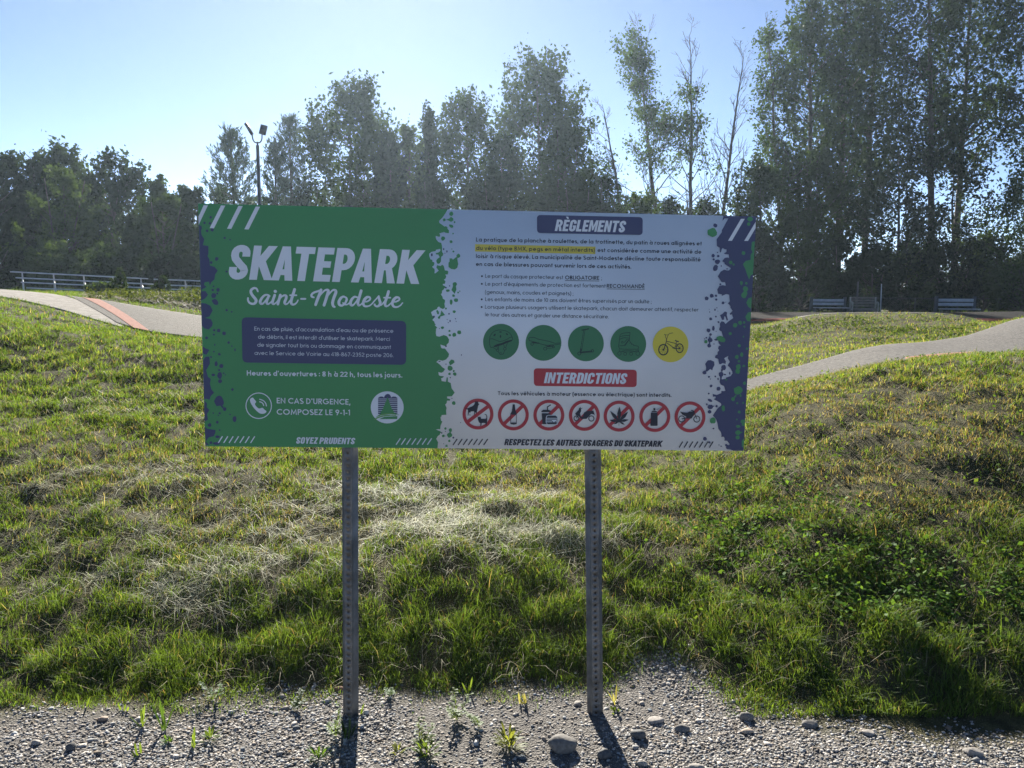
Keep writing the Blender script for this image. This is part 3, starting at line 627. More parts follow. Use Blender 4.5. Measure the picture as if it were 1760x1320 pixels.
for cf, L_ in ((n4, [(278, 212, 32), (243, 700, 28), (252, 760, 18), (325, 708, 20), (315, 648, 10), (310, 800, 43, 40), (280, 900, 38, 52, 35), (375, 868, 11), (360, 1165, 16), (470, 915, 18, 9)]),
               (n5, [(185, 120, 32), (268, 78, 32), (335, 75, 20), (340, 140, 18), (450, 193, 24), (495, 182, 7), (225, 297, 6), (233, 340, 9), (320, 303, 12, 18), (350, 273, 9), (365, 325, 6), (333, 415, 14), (250, 452, 24), (377, 503, 16), (293, 605, 22, 42), (213, 638, 32), (248, 705, 22), (178, 757, 14), (150, 775, 9), (240, 795, 42, 40), (235, 755, 14, 22), (226, 885, 30), (232, 840, 12, 30), (303, 858, 9), (338, 655, 7), (460, 1240, 36, 42)]),
               (n6, [(195, 50, 32), (225, 15, 12, 22, 40), (268, 118, 16), (290, 153, 9), (370, 112, 14), (415, 150, 12, 18), (465, 75, 40), (525, 80, 20, 12), (462, 120, 14, 36), (478, 10, 14, 30), (605, 60, 12, 25), (302, 265, 22), (422, 310, 32), (263, 388, 14), (285, 500, 38, 20, 25), (232, 562, 15), (290, 603, 45, 36), (338, 592, 18, 8), (390, 593, 20), (277, 685, 32), (340, 955, 16, 12), (202, 1120, 32), (272, 1180, 18), (428, 1220, 8), (463, 1243, 10), (545, 1222, 18)])):
    for e in L_:
        (x, y), = cf([e[:2]]); k = [v / 9.43 for v in e[2:4]]; navy.blot(x, y, k[0], k[1] if len(k) > 1 else None, e[4] if len(e) > 4 else 0)
navy.poly(n5([(400, 390), (440, 372), (480, 330), (515, 345), (510, 390), (530, 470), (510, 480), (490, 420), (470, 410), (465, 465), (435, 470)]))
navy.poly(n5([(160, 1180), (200, 1125), (250, 1120), (305, 1145), (310, 1200), (285, 1245), (275, 1285), (240, 1265), (185, 1310), (170, 1290), (175, 1240)]))
# dark specks among the green spatter
for cf, L_ in ((g1, [(310, 690, 10, 18), (362, 728, 11, 18), (118, 782, 13, 25), (330, 757, 7)]), (g2, [(395, 465, 13), (412, 580, 12, 17), (500, 545, 9), (383, 608, 8), (365, 557, 7), (510, 588, 7), (240, 703, 8), (345, 990, 13), (240, 1235, 18, 9), (345, 1280, 9), (405, 12, 10), (345, 40, 14), (150, 512, 16), (595, 1130, 6, 14)]),
               (g3, [(415, 177, 11), (440, 513, 12, 5), (335, 1050, 8), (275, 1073, 12), (462, 1150, 15), (305, 1248, 7), (340, 1125, 6), (582, 905, 7)])):
    for e in L_:
        (x, y), = cf([e[:2]]); navy.blot(x, y, e[2] / 9.43, (e[3] if len(e) > 3 else e[2]) / 9.43)
navy.build('navy_splash', I_navy, sign); navy = Ink(.0008)
# left edge
LE = lambda y: 341 + (y - 350) * 12 / 417.
def lblot(cf, pts):
    q = cf(pts); q = [(LE(q[0][1]) + .3, q[0][1])] + q[1:-1] + [(LE(q[-1][1]) + .3, q[-1][1])]; navy.poly(q)
lblot(l7, [(33, 262), (75, 275), (80, 300), (70, 320), (75, 370), (105, 415), (90, 480), (150, 490), (150, 570), (140, 600), (160, 630), (165, 700), (215, 715), (250, 755), (220, 800), (215, 850), (180, 880), (165, 920), (155, 875), (110, 880), (100, 910), (130, 930), (105, 945), (75, 960), (75, 980), (115, 975), (145, 1015), (115, 1055), (90, 1070), (65, 1078)])
lblot(l7, [(65, 1105), (120, 1110), (170, 1135), (195, 1185), (160, 1250), (110, 1265), (175, 1280), (195, 1320), (190, 1352), (150, 1392), (105, 1378), (75, 1350)])
lblot(l8, [(80, 245), (110, 265), (155, 285), (125, 335), (100, 330), (82, 315)])
lblot(l8, [(85, 395), (115, 355), (155, 355), (160, 430), (120, 500), (140, 570), (170, 590), (160, 640), (175, 700), (205, 735), (170, 770), (155, 810), (120, 800), (95, 810)])
lblot(l8, [(96, 815), (130, 850), (125, 890), (155, 915), (130, 960), (140, 1020), (105, 1040)])
lblot(l8, [(105, 1095), (135, 1115), (220, 1130), (215, 1160), (200, 1195), (150, 1205), (115, 1250), (150, 1285), (107, 1290)])
for cf, s_, L_ in ((l7, 6.286, [(238, 630, 20), (180, 668, 15), (252, 963, 20), (195, 965, 14), (205, 925, 10), (245, 1003, 12), (205, 1025, 28), (220, 1095, 28, 38, -40), (325, 402, 12), (383, 422, 9), (345, 1182, 13), (400, 1200, 9), (135, 325, 15), (190, 315, 18), (175, 180, 14), (108, 240, 14), (165, 245, 14), (345, 765, 12)]),
                   (l8, 6.14, [(205, 77, 13), (253, 80, 20), (310, 110, 20), (202, 122, 11), (125, 157, 16), (358, 207, 14), (392, 245, 8), (212, 230, 7, 11), (425, 283, 7, 18), (203, 303, 9), (260, 330, 14), (172, 360, 10), (227, 430, 17, 28), (280, 453, 22), (257, 497, 12), (195, 548, 20, 14), (262, 555, 27, 34), (268, 615, 22), (305, 530, 9), (323, 547, 7), (397, 702, 14), (258, 825, 50, 54), (315, 908, 20), (290, 885, 10, 22, -40), (418, 1013, 20, 33), (238, 1047, 15), (155, 1077, 20), (262, 953, 12), (195, 950, 8), (247, 975, 7), (372, 965, 8), (262, 1130, 9), (240, 1200, 25, 15), (232, 1270, 38, 18), (170, 1262, 15)])):
    for e in L_:
        (x, y), = cf([e[:2]]); k = [v / s_ for v in e[2:4]]; navy.blot(x, y, k[0], k[1] if len(k) > 1 else None, e[4] if len(e) > 4 else 0)
navy.build('navy_splash', I_navy, sign)
gs = Ink(.0012)
RE = lambda y: 1300 - (y - 372) * 22.5 / 402.5
def rblot(cf, pts):
    q = cf(pts); q = [(min(p[0], RE(p[1]) - .4), p[1]) for p in q]; gs.poly(q)
for cf, L_ in ((n4, [(845, 110, 48, 36), (820, 190, 28), (735, 660, 30), (525, 812, 30), (575, 845, 18), (230, 325, 74), (700, 1145, 26, 34), (780, 1150, 20), (768, 1240, 45), (760, 1310, 34)]),
               (n5, [(790, 65, 42, 50), (725, 515, 32), (790, 510, 20), (645, 555, 35), (795, 577, 16), (565, 693, 26), (415, 780, 70, 46, 25), (172, 822, 28), (710, 885, 25), (750, 1030, 25, 34), (672, 1067, 32), (705, 1140, 20), (695, 1225, 42), (785, 1215, 25, 18), (685, 1290, 34), (780, 740, 10, 16), (835, 935, 18)]),
               (n6, [(732, 35, 34), (842, 220, 26), (738, 340, 72, 66), (655, 478, 30), (690, 435, 12, 28, 40), (780, 420, 14, 22), (725, 543, 18), (498, 630, 27, 50), (755, 688, 24), (738, 920, 38, 24), (735, 1020, 40, 36), (790, 1015, 20, 9), (730, 1100, 32), (330, 825, 48), (717, 808, 13), (820, 540, 14), (545, 165, 20, 12)])):
    for e in L_:
        (x, y), = cf([e[:2]]); k = [v / 9.43 for v in e[2:4]]; gs.blot(x, y, k[0], k[1] if len(k) > 1 else None, e[4] if len(e) > 4 else 0)
rblot(n4, [(960, 465), (870, 480), (860, 600), (880, 640), (850, 690), (850, 770), (770, 785), (725, 840), (765, 920), (790, 1000), (825, 1090), (850, 1020), (960, 1000)])
rblot(n5, [(960, 100), (860, 120), (825, 190), (860, 260), (960, 290)])
rblot(n5, [(960, 335), (850, 350), (810, 420), (840, 485), (960, 495)])
rblot(n6, [(900, 810), (790, 815), (775, 850), (800, 870), (795, 905), (900, 915)])
rblot(n6, [(900, 1110), (835, 1112), (795, 1160), (800, 1250), (828, 1255), (900, 1250)])
gs.build('green_spatter', I_green, sign)

# ---- white print on the left half
wp = Ink(.0016)
wp.poly([(350.8, 352.8), (358.2, 353), (342.2, 386.5), (341.9, 372.5)])
for k in range(1, 4):
    ox, oy = (k - 1) * 29.8, (k - 1) * 1.0
    wp.poly([(380.6 + ox, 353.2 + oy), (388 + ox, 353.5 + oy), (368.4 + ox, 392.6 + oy), (361 + ox, 392.2 + oy)])
wp.build('corner_slashes', I_white, sign); wp = Ink(.0016)
wp.poly([(1273.5, 376.1), (1280, 376.2), (1258, 413.8), (1251.2, 413.8)])
wp.poly([(1298.9, 381), (1298.6, 392), (1285.6, 414), (1279, 414)])
wp.build('corner_slashes', I_white, sign); wp = Ink(.0016)
for k in range(7): wp.line([(375.4 + 9.25 * k, 761), (382.6 + 9.25 * k, 749.6)], 1.9)
wp.build('slash_row', I_white, sign); wp = Ink(.0016)
for k in range(7): wp.line([(680.7 + 8.95 * k, 764), (688.2 + 8.95 * k, 753)], 1.9)
wp.build('slash_row', I_white, sign)
t_ = Ink(.0016); text(t_, 'SKATEPARK', (391.8, 479.7), (719.6, 488.2), 57.3, face='disp', slant=.143); t_.build('title_lettering', I_white, sign)
s_ = Ink(.0016); k1, k2 = crop(380, 410, 9.778), crop(550, 410, 9.778)
def pen(pts, cf, wd):
    p = cf(pts); c = catmull(np.array(p)); s_.line_m(PP(c), np.interp(np.linspace(0, 1, len(c)), np.linspace(0, 1, len(wd)), wd) * MPP, False, True)
pen([(622, 888), (600, 842), (555, 833), (512, 865), (508, 910), (540, 965), (585, 1020), (592, 1055), (570, 1088), (530, 1097), (485, 1080), (458, 1040), (458, 1000)], k1, [3, 3.6, 4.6, 5, 5, 4, 3.6, 3])
pen([(822, 965), (785, 945), (735, 955), (690, 1000), (662, 1055), (672, 1092), (710, 1090), (755, 1035), (795, 975)], k1, [2.6, 3, 4, 4.8, 4, 2.4, 2])
pen([(800, 980), (772, 1050), (775, 1090), (800, 1098), (845, 1065), (880, 1010)], k1, [4.4, 4.6, 4, 3, 2.2, 2])
pen([(906, 950), (872, 1050), (870, 1090), (895, 1100), (935, 1070), (970, 1020)], k1, [4.4, 4.6, 4.2, 3, 2.2, 2])
pen([(915, 887), (916, 888)], k1, [5.4, 5.4])
pen([(1000, 950), (980, 1020), (958, 1102)], k1, [4.6, 4.6, 4.4])
pen([(965, 1060), (1010, 990), (1060, 955), (1097, 965), (1095, 1010), (1072, 1070), (1085, 1102), (1125, 1090), (1170, 1030)], k1, [2, 2.6, 3.2, 4.4, 4.6, 4.6, 3.4, 2.2, 2])
pen([(1240, 855), (1210, 950), (1182, 1050), (1192, 1102), (1235, 1105), (1275, 1075), (1297, 1035)], k1, [4.8, 4.8, 4.8, 4.4, 3.2, 2.4, 2.2])
pen([(1165, 953), (1270, 953)], k1, [2.8, 2.8]); pen([(1350, 1013), (1420, 1013)], k1, [3.2, 3.2])
pen([(1562, 988), (1530, 975), (1524, 945), (1560, 910), (1630, 885), (1690, 862)], k1, [3, 4, 3.6, 3.6, 3.4, 3])
pen([(22, 862), (-10, 950), (-45, 1040), (-70, 1112)], k2, [4.6, 5, 5, 4.6])
pen([(-25, 1000), (30, 925), (85, 872), (130, 862), (142, 890), (115, 985), (72, 1120)], k2, [2, 2.4, 3, 4, 5, 5, 4.8])
pen([(105, 1010), (160, 930), (215, 870), (260, 868), (270, 905), (235, 1000), (215, 1080), (225, 1130), (248, 1148)], k2, [2, 2.4, 3, 4, 5, 5, 5, 4.4, 3.6])
pen([(445, 995), (400, 975), (355, 1000), (322, 1060), (330, 1110), (375, 1125), (425, 1085), (452, 1025), (445, 995)], k2, [3, 3.4, 4.4, 5, 4.6, 3.6, 3.6, 4, 3.2])
pen([(390, 1082), (430, 1110), (475, 1100), (515, 1055)], k2, [2.6, 2.4, 2.2, 2])
pen([(625, 985), (580, 980), (535, 1025), (515, 1080), (530, 1120), (570, 1110), (615, 1050), (640, 1000)], k2, [3, 3.6, 4.6, 5, 4.4, 3, 2.2, 2])
pen([(695, 877), (665, 980), (640, 1070), (650, 1120), (685, 1112), (725, 1070)], k2, [4.8, 4.8, 4.8, 4, 2.6, 2])
pen([(745, 1062), (800, 1055), (845, 1022), (838, 988), (795, 985), (752, 1025), (730, 1085), (748, 1130), (800, 1138), (855, 1115), (900, 1065), (935, 1025)], k2, [2.6, 2.8, 3, 3.4, 4.4, 5, 4.8, 4, 3, 2.4, 2, 2])
pen([(880, 1095), (935, 1030), (990, 965)], k2, [2, 2, 2.6])
pen([(990, 970), (998, 1020), (1015, 1080), (995, 1125), (955, 1140), (925, 1120), (922, 1108)], k2, [3.4, 4.6, 4.8, 4.2, 3.2, 3.4, 3.6])
pen([(985, 1132), (1035, 1115), (1075, 1065)], k2, [2.6, 2.2, 2])
pen([(1155, 890), (1125, 990), (1095, 1080), (1105, 1130), (1140, 1132), (1185, 1095), (1215, 1060)], k2, [4.8, 4.8, 4.8, 4.2, 2.8, 2.2, 2])
pen([(1080, 993), (1185, 993)], k2, [2.8, 2.8])
pen([(1230, 1065), (1285, 1058), (1335, 1028), (1328, 995), (1285, 990), (1240, 1030), (1218, 1090), (1240, 1140), (1295, 1150), (1350, 1125), (1390, 1080)], k2, [2.6, 2.8, 3, 3.4, 4.4, 5, 4.8, 4, 3, 2.4, 2.2])
s_.build('place_name_lettering', I_white, sign)
nb = Ink(.0014); rbox(nb, [(415.8, 545.2), (698.2, 551.6), (698, 627), (417, 623)], 9); box1 = nb.build('weather_notice', I_navy, sign)
tx = Ink(.0020)
text(tx, "En cas de pluie, d'accumulation d'eau ou de présence", (437.8, 568), (676.2, 571.9), 6.7, .105)
text(tx, "de débris, il est interdit d'utiliser le skatepark. Merci", (444, 581.8), (670.2, 585.8), 6.7, .105)
text(tx, "de signaler tout bris ou dommage en communiquant", (442.6, 595.6), (672.3, 599.7), 6.7, .105)
text(tx, "avec le Service de Voirie au 418-867-2352 poste 206.", (437.9, 609.6), (676.5, 613.7), 6.7, .105)
tx.build('notice_lettering', I_white, box1)
tx = Ink(.0016); text(tx, "Heures d’ouvertures : 8 h à 22 h, tous les jours.", (424.5, 645.2), (691.7, 648.8), 8.9, .19); tx.build('opening_hours_lettering', I_white, sign)
tx = Ink(.0016); text(tx, "EN CAS D'URGENCE,", (475.8, 693), (602.3, 695.4), 9.8, .17); text(tx, "COMPOSEZ LE 9-1-1", (475.8, 712.4), (601.8, 713.6), 9.9, .17); tx.build('emergency_lettering', I_white, sign)
tx = Ink(.0016); text(tx, "SOYEZ PRUDENTS", (508.6, 762.1), (609, 763.2), 11.4, face='disp', slant=.16); tx.build('caution_lettering', I_white, sign)
q5 = crop(415, 665, 5.867)
ph = Ink(.0016); ph.ring(444.9, 697.1, 22.7, 1.6)
ph.poly(catmull(np.array(q5([(92, 118), (115, 106), (135, 128), (150, 150), (138, 168), (148, 192), (178, 216), (212, 209), (232, 226), (253, 245), (240, 263), (212, 270), (178, 260), (130, 215), (100, 170), (88, 138)])), True))
ph.line(q5([(182, 122), (222, 137), (246, 165), (254, 195)]), 1.7, False, True); ph.line(q5([(182, 147), (208, 157), (222, 175), (227, 190)]), 1.7, False, True)
ph.build('telephone_symbol', I_white, sign)
em = Ink(.0016); em.ell(665.6, 699.9, 28.3, 27.6, 0, 36); emb = em.build('town_emblem', I_white, sign)
e2 = Ink(.0020)
e2.poly(q5([(1378, 272), (1378, 110), (1395, 97), (1420, 95), (1440, 106), (1440, 96), (1455, 76), (1478, 68), (1496, 76), (1508, 96), (1508, 106), (1528, 95), (1555, 97), (1573, 110), (1573, 268)])); e2.build('emblem_building', I_navy, emb)
e3 = Ink(.0024)
for k in range(8): e3.line(q5([(1376, 120 + 19 * k), (1575, 120 + 19 * k)]), .9)
e3.build('emblem_stripes', I_white, emb)
e4 = Ink(.0028); e4.poly(q5([(1474, 100), (1490, 140), (1486, 142), (1504, 175), (1498, 178), (1520, 210), (1514, 214), (1540, 245), (1532, 250), (1570, 272), (1480, 275), (1372, 290), (1412, 262), (1400, 256), (1432, 216), (1424, 212), (1446, 178), (1442, 174), (1462, 138), (1458, 135)]))
e4.poly(q5([(1390, 322), (1440, 300), (1572, 292), (1572, 322)])); e4.build('emblem_tree', I_green, emb)
e5 = Ink(.0032); e5.line(q5([(1336, 330), (1380, 306), (1450, 288), (1560, 284)]), [1.2] * 3 + [2.2] * 12 + [1.4] * 4, False, True)
e5.line(q5([(1360, 300), (1420, 276), (1500, 268), (1590, 280)]), [.8] * 3 + [1.8] * 12 + [.8] * 4, False, True); e5.build('emblem_hills', I_lime, emb)

# ---- right half
bx = Ink(.0008); rbox(bx, [(923.2, 369.4), (1105, 373.2), (1104.6, 403.9), (923.4, 400.5)], 6.5); hb = bx.build('rules_heading', I_navy, sign)
tx = Ink(.0012); text(tx, "RÈGLEMENTS", (953.6, 397), (1073.2, 399.3), 19.3, face='disp', slant=.16); tx.build('rules_heading_lettering', I_white, hb)
hl = Ink(.0006); hl.poly([(816.7, 419.6), (1023.8, 423.8), (1023.3, 436.6), (816.7, 432.2)]); hl.build('yellow_highlight', I_hl, sign)
bt = Ink(.0010)
text(bt, "La pratique de la planche à roulettes, de la trottinette, du patin à roues allignées et", (818.4, 415), (1206.2, 421.8), 6.8, .165)
text(bt, "du vélo (type BMX, pegs en métal interdits)", (818.4, 429.5), (1022.1, 433), 6.8, .165)
text(bt, "est considérée comme une activité de", (1026.9, 433), (1205.5, 436), 6.8, .165)
text(bt, "loisir à risque élevé. La municipalité de Saint-Modeste décline toute responsabilité", (818.2, 443.4), (1204.2, 449.3), 6.8, .165)
text(bt, "en cas de blessures pouvant survenir lors de ces activités.", (818, 456.9), (1085, 461.7), 6.8, .165)
bt.build('introduction_lettering', I_black, sign)
rt = Ink(.0010)
text(rt, "Le port du casque protecteur est", (834.1, 477.4), (967.9, 479.8), 6.5, .11)
text(rt, "OBLIGATOIRE", (971.3, 480.1), (1029.8, 480.9), 6.6, .17); rt.line([(971.3, 482), (1030, 482.9)], .8)
text(rt, ";", (1033.5, 480.9), (1034.6, 480.9), 6.5, .11)
text(rt, "Le port d'équipements de protection est fortement", (834.1, 490.7), (1040.8, 494.4), 6.5, .11)
text(rt, "RECOMMANDÉ", (1042.8, 494.5), (1107.8, 495.4), 6.6, .17); rt.line([(1042.8, 496.4), (1108, 497.2)], .8)
text(rt, "(genoux, mains, coudes et poignets) ;", (833.7, 504.8), (985.4, 507.5), 6.5, .11)
text(rt, "Les enfants de moins de 10 ans doivent êtres supervisés par un adulte ;", (834.1, 517.3), (1119.7, 521.3), 6.5, .11)
text(rt, "Lorsque plusieurs usagers utilisent le skatepark, chacun doit demeurer attentif, respecter", (833.7, 530.4), (1200.5, 535.3), 6.5, .11)
text(rt, "le tour des autres et garder une distance sécuritaire.", (833.7, 543.5), (1046.2, 547.2), 6.5, .11)
for x, y in ((828.5, 474.7), (828.3, 487.8), (828.1, 514.4), (828, 527.6)): rt.ell(x, y, 1.6)
rt.build('rules_lettering', I_black, sign)
p1, p2, p3, p4, p5 = crop(820, 550, 8.8), crop(1000, 550, 8.8), crop(780, 680, 12.57), crop(910, 680, 12.57), crop(1030, 680, 8.8)
def disc(x, y, r, M, name):
    d = Ink(.0008); d.ell(x, y, r, r, 0, 40); return d.build(name, M, sign)
LW = .85
d = disc(861.2, 587.3, 30.9, I_dgreen, 'helmet_pictogram'); k = Ink(.0012)
k.line(p1([(190, 285), (200, 240), (240, 185), (300, 155), (360, 150), (430, 162), (490, 195), (525, 245), (540, 295)]), LW, False, True)
k.line(p1([(190, 285), (240, 285), (300, 310), (345, 322), (420, 305), (500, 262), (530, 258)]), LW, False, True)
k.line(p1([(190, 285), (190, 350), (200, 400), (220, 415), (240, 405)]), LW, False, True)
k.poly(p1([(245, 395), (300, 365), (380, 345), (440, 315), (540, 295), (520, 320), (440, 350), (380, 375), (300, 400), (270, 410)]))
for e in ((265, 225, 22, 11, -50), (355, 180, 19, 9, 0), (452, 213, 19, 9, 40), (355, 248, 10, 22, 0)):
    (x, y), = p1([e[:2]]); k.ell(x, y, e[2] / 8.8, e[3] / 8.8, e[4])
for s in ([(300, 400), (310, 440)], [(325, 390), (320, 440)], [(400, 365), (415, 415)], [(460, 345), (430, 420)], [(320, 480), (350, 520), (395, 515), (420, 450)], [(240, 410), (295, 450)], [(345, 490), (375, 500)]): k.line(p1(s), LW)
for x, y, r in ((310, 457, 22), (420, 433, 24)):
    (a, c), = p1([(x, y)]); k.ring(a, c, r / 8.8, .8)
k.build('helmet_drawing', I_line, d)
d = disc(934.1, 589.1, 30.8, I_dgreen, 'skateboard_pictogram'); k = Ink(.0012)
k.line(p1([(780, 275), (800, 262), (860, 262), (930, 290), (1010, 305), (1100, 325), (1180, 352), (1255, 345), (1255, 362), (1180, 374), (1120, 376), (1050, 385), (960, 360), (850, 325), (790, 310)]), LW + .1, True)
k.line(p1([(830, 338), (940, 350)]), 1.9); k.line(p1([(1050, 402), (1160, 390)]), 1.8); k.line(p1([(1060, 430), (1150, 420)]), .7); k.line(p1([(1000, 372), (1110, 388)]), .9); k.line(p1([(880, 330), (930, 352)]), .9)
for x, y, r in ((832, 362, 23), (1030, 432, 27), (1155, 405, 18)):
    (a, c), = p1([(x, y)]); k.ring(a, c, r / 8.8, .9)
k.build('skateboard_drawing', I_line, d)
d = disc(1007, 590, 30.8, I_dgreen, 'scooter_pictogram'); k = Ink(.0012)
k.line(p1([(1580, 152), (1630, 146), (1690, 130)]), 1.7); k.line(p1([(1612, 150), (1560, 470)]), .8); k.line(p1([(1632, 150), (1580, 470)]), .8); k.line(p1([(1570, 430), (1562, 500)]), 2.6)
k.line(p1([(1560, 487), (1740, 468)]), 1.9); k.line(p1([(1560, 500), (1735, 484)]), .8)
for x, y, r in ((1545, 505, 28), (1745, 465, 23)):
    (a, c), = p1([(x, y)]); k.ring(a, c, r / 8.8, 1.1)
k.build('scooter_drawing', I_line, d)
d = disc(1079.8, 591, 30.8, I_dgreen, 'skate_pictogram'); k = Ink(.0012)
k.line(p2([(575, 235), (600, 205), (660, 192), (730, 188), (722, 240), (718, 310), (750, 355), (800, 385), (850, 395), (860, 420), (840, 440), (650, 440), (570, 435), (555, 390), (565, 330)]), LW, True)
for s in ([(580, 250), (650, 232), (722, 235)], [(570, 290), (640, 265), (722, 275)], [(565, 390), (640, 385), (700, 310)], [(640, 340), (680, 295), (712, 300), (650, 390)], [(560, 445), (580, 480), (860, 480), (850, 440)], [(600, 470), (680, 455), (800, 470), (850, 455)], [(720, 350), (735, 345)], [(745, 370), (760, 362)], [(775, 388), (788, 378)]): k.line(p2(s), LW)
for x, y, r in ((612, 335, 17), (568, 505, 30), (655, 510, 26), (745, 510, 26), (845, 505, 32)):
    (a, c), = p2([(x, y)]); k.ring(a, c, r / 8.8, .75)
k.build('skate_drawing', I_line, d)
d = disc(1152.5, 591.7, 30.7, I_yellow, 'bicycle_pictogram'); k = Ink(.0012)
(a, c), = p2([(1232, 448)]); k.ring(a, c, 78 / 8.8, 2.0, 87 / 8.8); k.ell(a, c, 1.5)
for q in range(10): k.line([(a, c), (a + 7 * math.cos(q * .63), c + 7.6 * math.sin(q * .63))], .35)
(a, c), = p2([(1478, 425)]); k.ring(a, c, 60 / 8.8, 1.6, 74 / 8.8); k.ell(a, c, 1.3)
for q in range(10): k.line([(a, c), (a + 5.4 * math.cos(q * .63), c + 6.8 * math.sin(q * .63))], .35)
for s, wd in (([(1282, 285), (1275, 335), (1240, 445)], 1.5), ([(1285, 320), (1425, 355)], 1.1), ([(1285, 345), (1400, 425)], 1.2), ([(1428, 352), (1402, 425)], 1), ([(1425, 358), (1475, 425)], .8), ([(1402, 428), (1475, 432)], 1), ([(1408, 305), (1435, 318), (1465, 326)], 1.9), ([(1438, 322), (1422, 360)], 1.1), ([(1245, 213), (1262, 222), (1268, 265), (1282, 288)], .9), ([(1282, 288), (1300, 240), (1310, 215), (1340, 198), (1378, 194)], .9), ([(1262, 226), (1308, 222)], .7), ([(1365, 418), (1420, 436)], 1.1)): k.line(p2(s), wd)
k.build('bicycle_drawing', I_black, d)
bx = Ink(.0008); rbox(bx, [(917.4, 632.8), (1094.4, 635.4), (1094.2, 665.2), (917.6, 663.2)], 6.5); hb = bx.build('bans_heading', I_red, sign)
tx = Ink(.0012); text(tx, "INTERDICTIONS", (934.6, 658.3), (1075, 659.8), 19.0, face='disp', slant=.16); tx.build('bans_heading_lettering', I_white, hb)
tx = Ink(.0010); text(tx, "Tous les véhicules à moteur (essence ou électrique) sont interdits.", (855.5, 678.9), (1154, 682.1), 6.8, .17); tx.build('motor_ban_lettering', I_black, sign)
def ban(x, y, name, ang=44.):
    d = Ink(.0008); d.ring(x, y, 26.6, 5.6, None, 44); c_, s2 = math.cos(R(ang)), math.sin(R(ang))
    d.line([(x - 22.6 * c_, y + 22.6 * s2), (x + 22.6 * c_, y - 22.6 * s2)], 6.2)
    return d.build(name, I_red, sign)
d = ban(821.4, 711.4, 'animal_ban_pictogram', 37); k = Ink(.0014)
k.poly(p3([(215, 240), (262, 278), (310, 265), (400, 225), (440, 190), (470, 108), (490, 130), (520, 122), (532, 165), (550, 180), (530, 205), (520, 240), (500, 330), (490, 378), (474, 378), (460, 345), (452, 405), (436, 405), (440, 342), (420, 335), (365, 340), (342, 388), (362, 425), (340, 425), (345, 370), (330, 350), (312, 428), (300, 428), (305, 320), (292, 292), (250, 292)]))
k.poly(p3([(515, 440), (535, 460), (560, 450), (578, 455), (585, 495), (688, 500), (704, 470), (700, 432), (685, 407), (660, 410), (670, 393), (700, 400), (722, 440), (718, 560), (705, 642), (688, 642), (680, 592), (640, 585), (600, 590), (590, 648), (568, 648), (575, 600), (540, 570), (520, 510)]))
k.build('dog_and_cat_drawing', I_black, d)
d = ban(882.2, 712.9, 'bottle_ban_pictogram'); k = Ink(.0014)
k.poly(p3([(1270, 185), (1315, 185), (1330, 320), (1355, 375), (1340, 412), (1250, 408), (1222, 385), (1250, 340), (1262, 260)]))
k.line(p3([(1227, 385), (1227, 605)]), 1); k.line(p3([(1350, 385), (1350, 605)]), 1); k.poly(p3([(1222, 578), (1355, 578), (1355, 610), (1290, 625), (1222, 610)])); k.build('bottle_drawing', I_black, d)
d = ban(943.2, 713.3, 'food_ban_pictogram'); k = Ink(.0012); k.poly(p4([(352, 480), (365, 430), (400, 416), (560, 416), (606, 455), (606, 622), (380, 622), (352, 570)])); k.build('burger_ground', I_white, d)
k = Ink(.0018)
k.poly(p4([(255, 330), (295, 303), (420, 303), (460, 330), (460, 352), (255, 352)])); k.poly(p4([(262, 378), (455, 378), (452, 412), (400, 414), (360, 432), (348, 480), (348, 570), (372, 612), (280, 612)]))
k.line(p4([(388, 305), (388, 238), (460, 195)]), 1.8)
k.poly(p4([(368, 478), (374, 445), (400, 427), (560, 427), (597, 455), (597, 478)])); k.poly(p4([(365, 492), (602, 492), (602, 513), (365, 513)]))
k.poly(p4([(365, 530), (480, 530), (525, 580), (560, 548), (590, 530), (602, 530), (602, 550), (570, 555), (525, 598), (482, 552), (365, 552)])); k.poly(p4([(365, 570), (500, 570), (525, 590), (550, 570), (600, 570), (590, 598), (560, 613), (388, 613)]))
k.build('drink_and_burger_drawing', I_black, d)
d = ban(1004.2, 713.7, 'moped_ban_pictogram'); k = Ink(.0014)
k.poly(p4([(1060, 310), (1070, 270), (1105, 235), (1098, 272), (1152, 264), (1112, 287), (1115, 330), (1090, 380), (1112, 455), (1150, 450), (1180, 360), (1230, 330), (1380, 318), (1388, 350), (1415, 435), (1390, 402), (1330, 392), (1285, 440), (1230, 497), (1120, 502), (1060, 440), (1010, 422), (985, 388), (1030, 335)]))
for x, y, r in ((1010, 487, 60), (1335, 490, 66)):
    (a, c), = p4([(x, y)]); k.ring(a, c, r / 12.57, 1.5)
k.line(p4([(1035, 440), (1012, 487)]), 1.6); k.build('moped_drawing', I_black, d)
d = ban(1063.9, 715, 'leaf_ban_pictogram'); k = Ink(.0014)
for tx_, ty_, wd in ((305, 165, 30), (165, 232, 27), (435, 240, 27), (150, 368, 20), (445, 362, 20), (215, 430, 14), (385, 437, 14)):
    a = np.array((295., 388.)); e = np.array((tx_, ty_), float); dd = (e - a); nn = np.array((-dd[1], dd[0])) / np.linalg.norm(dd)
    k.poly(p5([a + nn * 4, a + dd * .3 + nn * wd * .7, a + dd * .55 + nn * wd, a + dd * .8 + nn * wd * .5, e, a + dd * .8 - nn * wd * .5, a + dd * .55 - nn * wd, a + dd * .3 - nn * wd * .7, a - nn * 4]))
k.line(p5([(295, 385), (295, 452)]), .7); k.build('leaf_drawing', I_black, d)
d = ban(1125.3, 715.6, 'spray_ban_pictogram'); k = Ink(.0014)
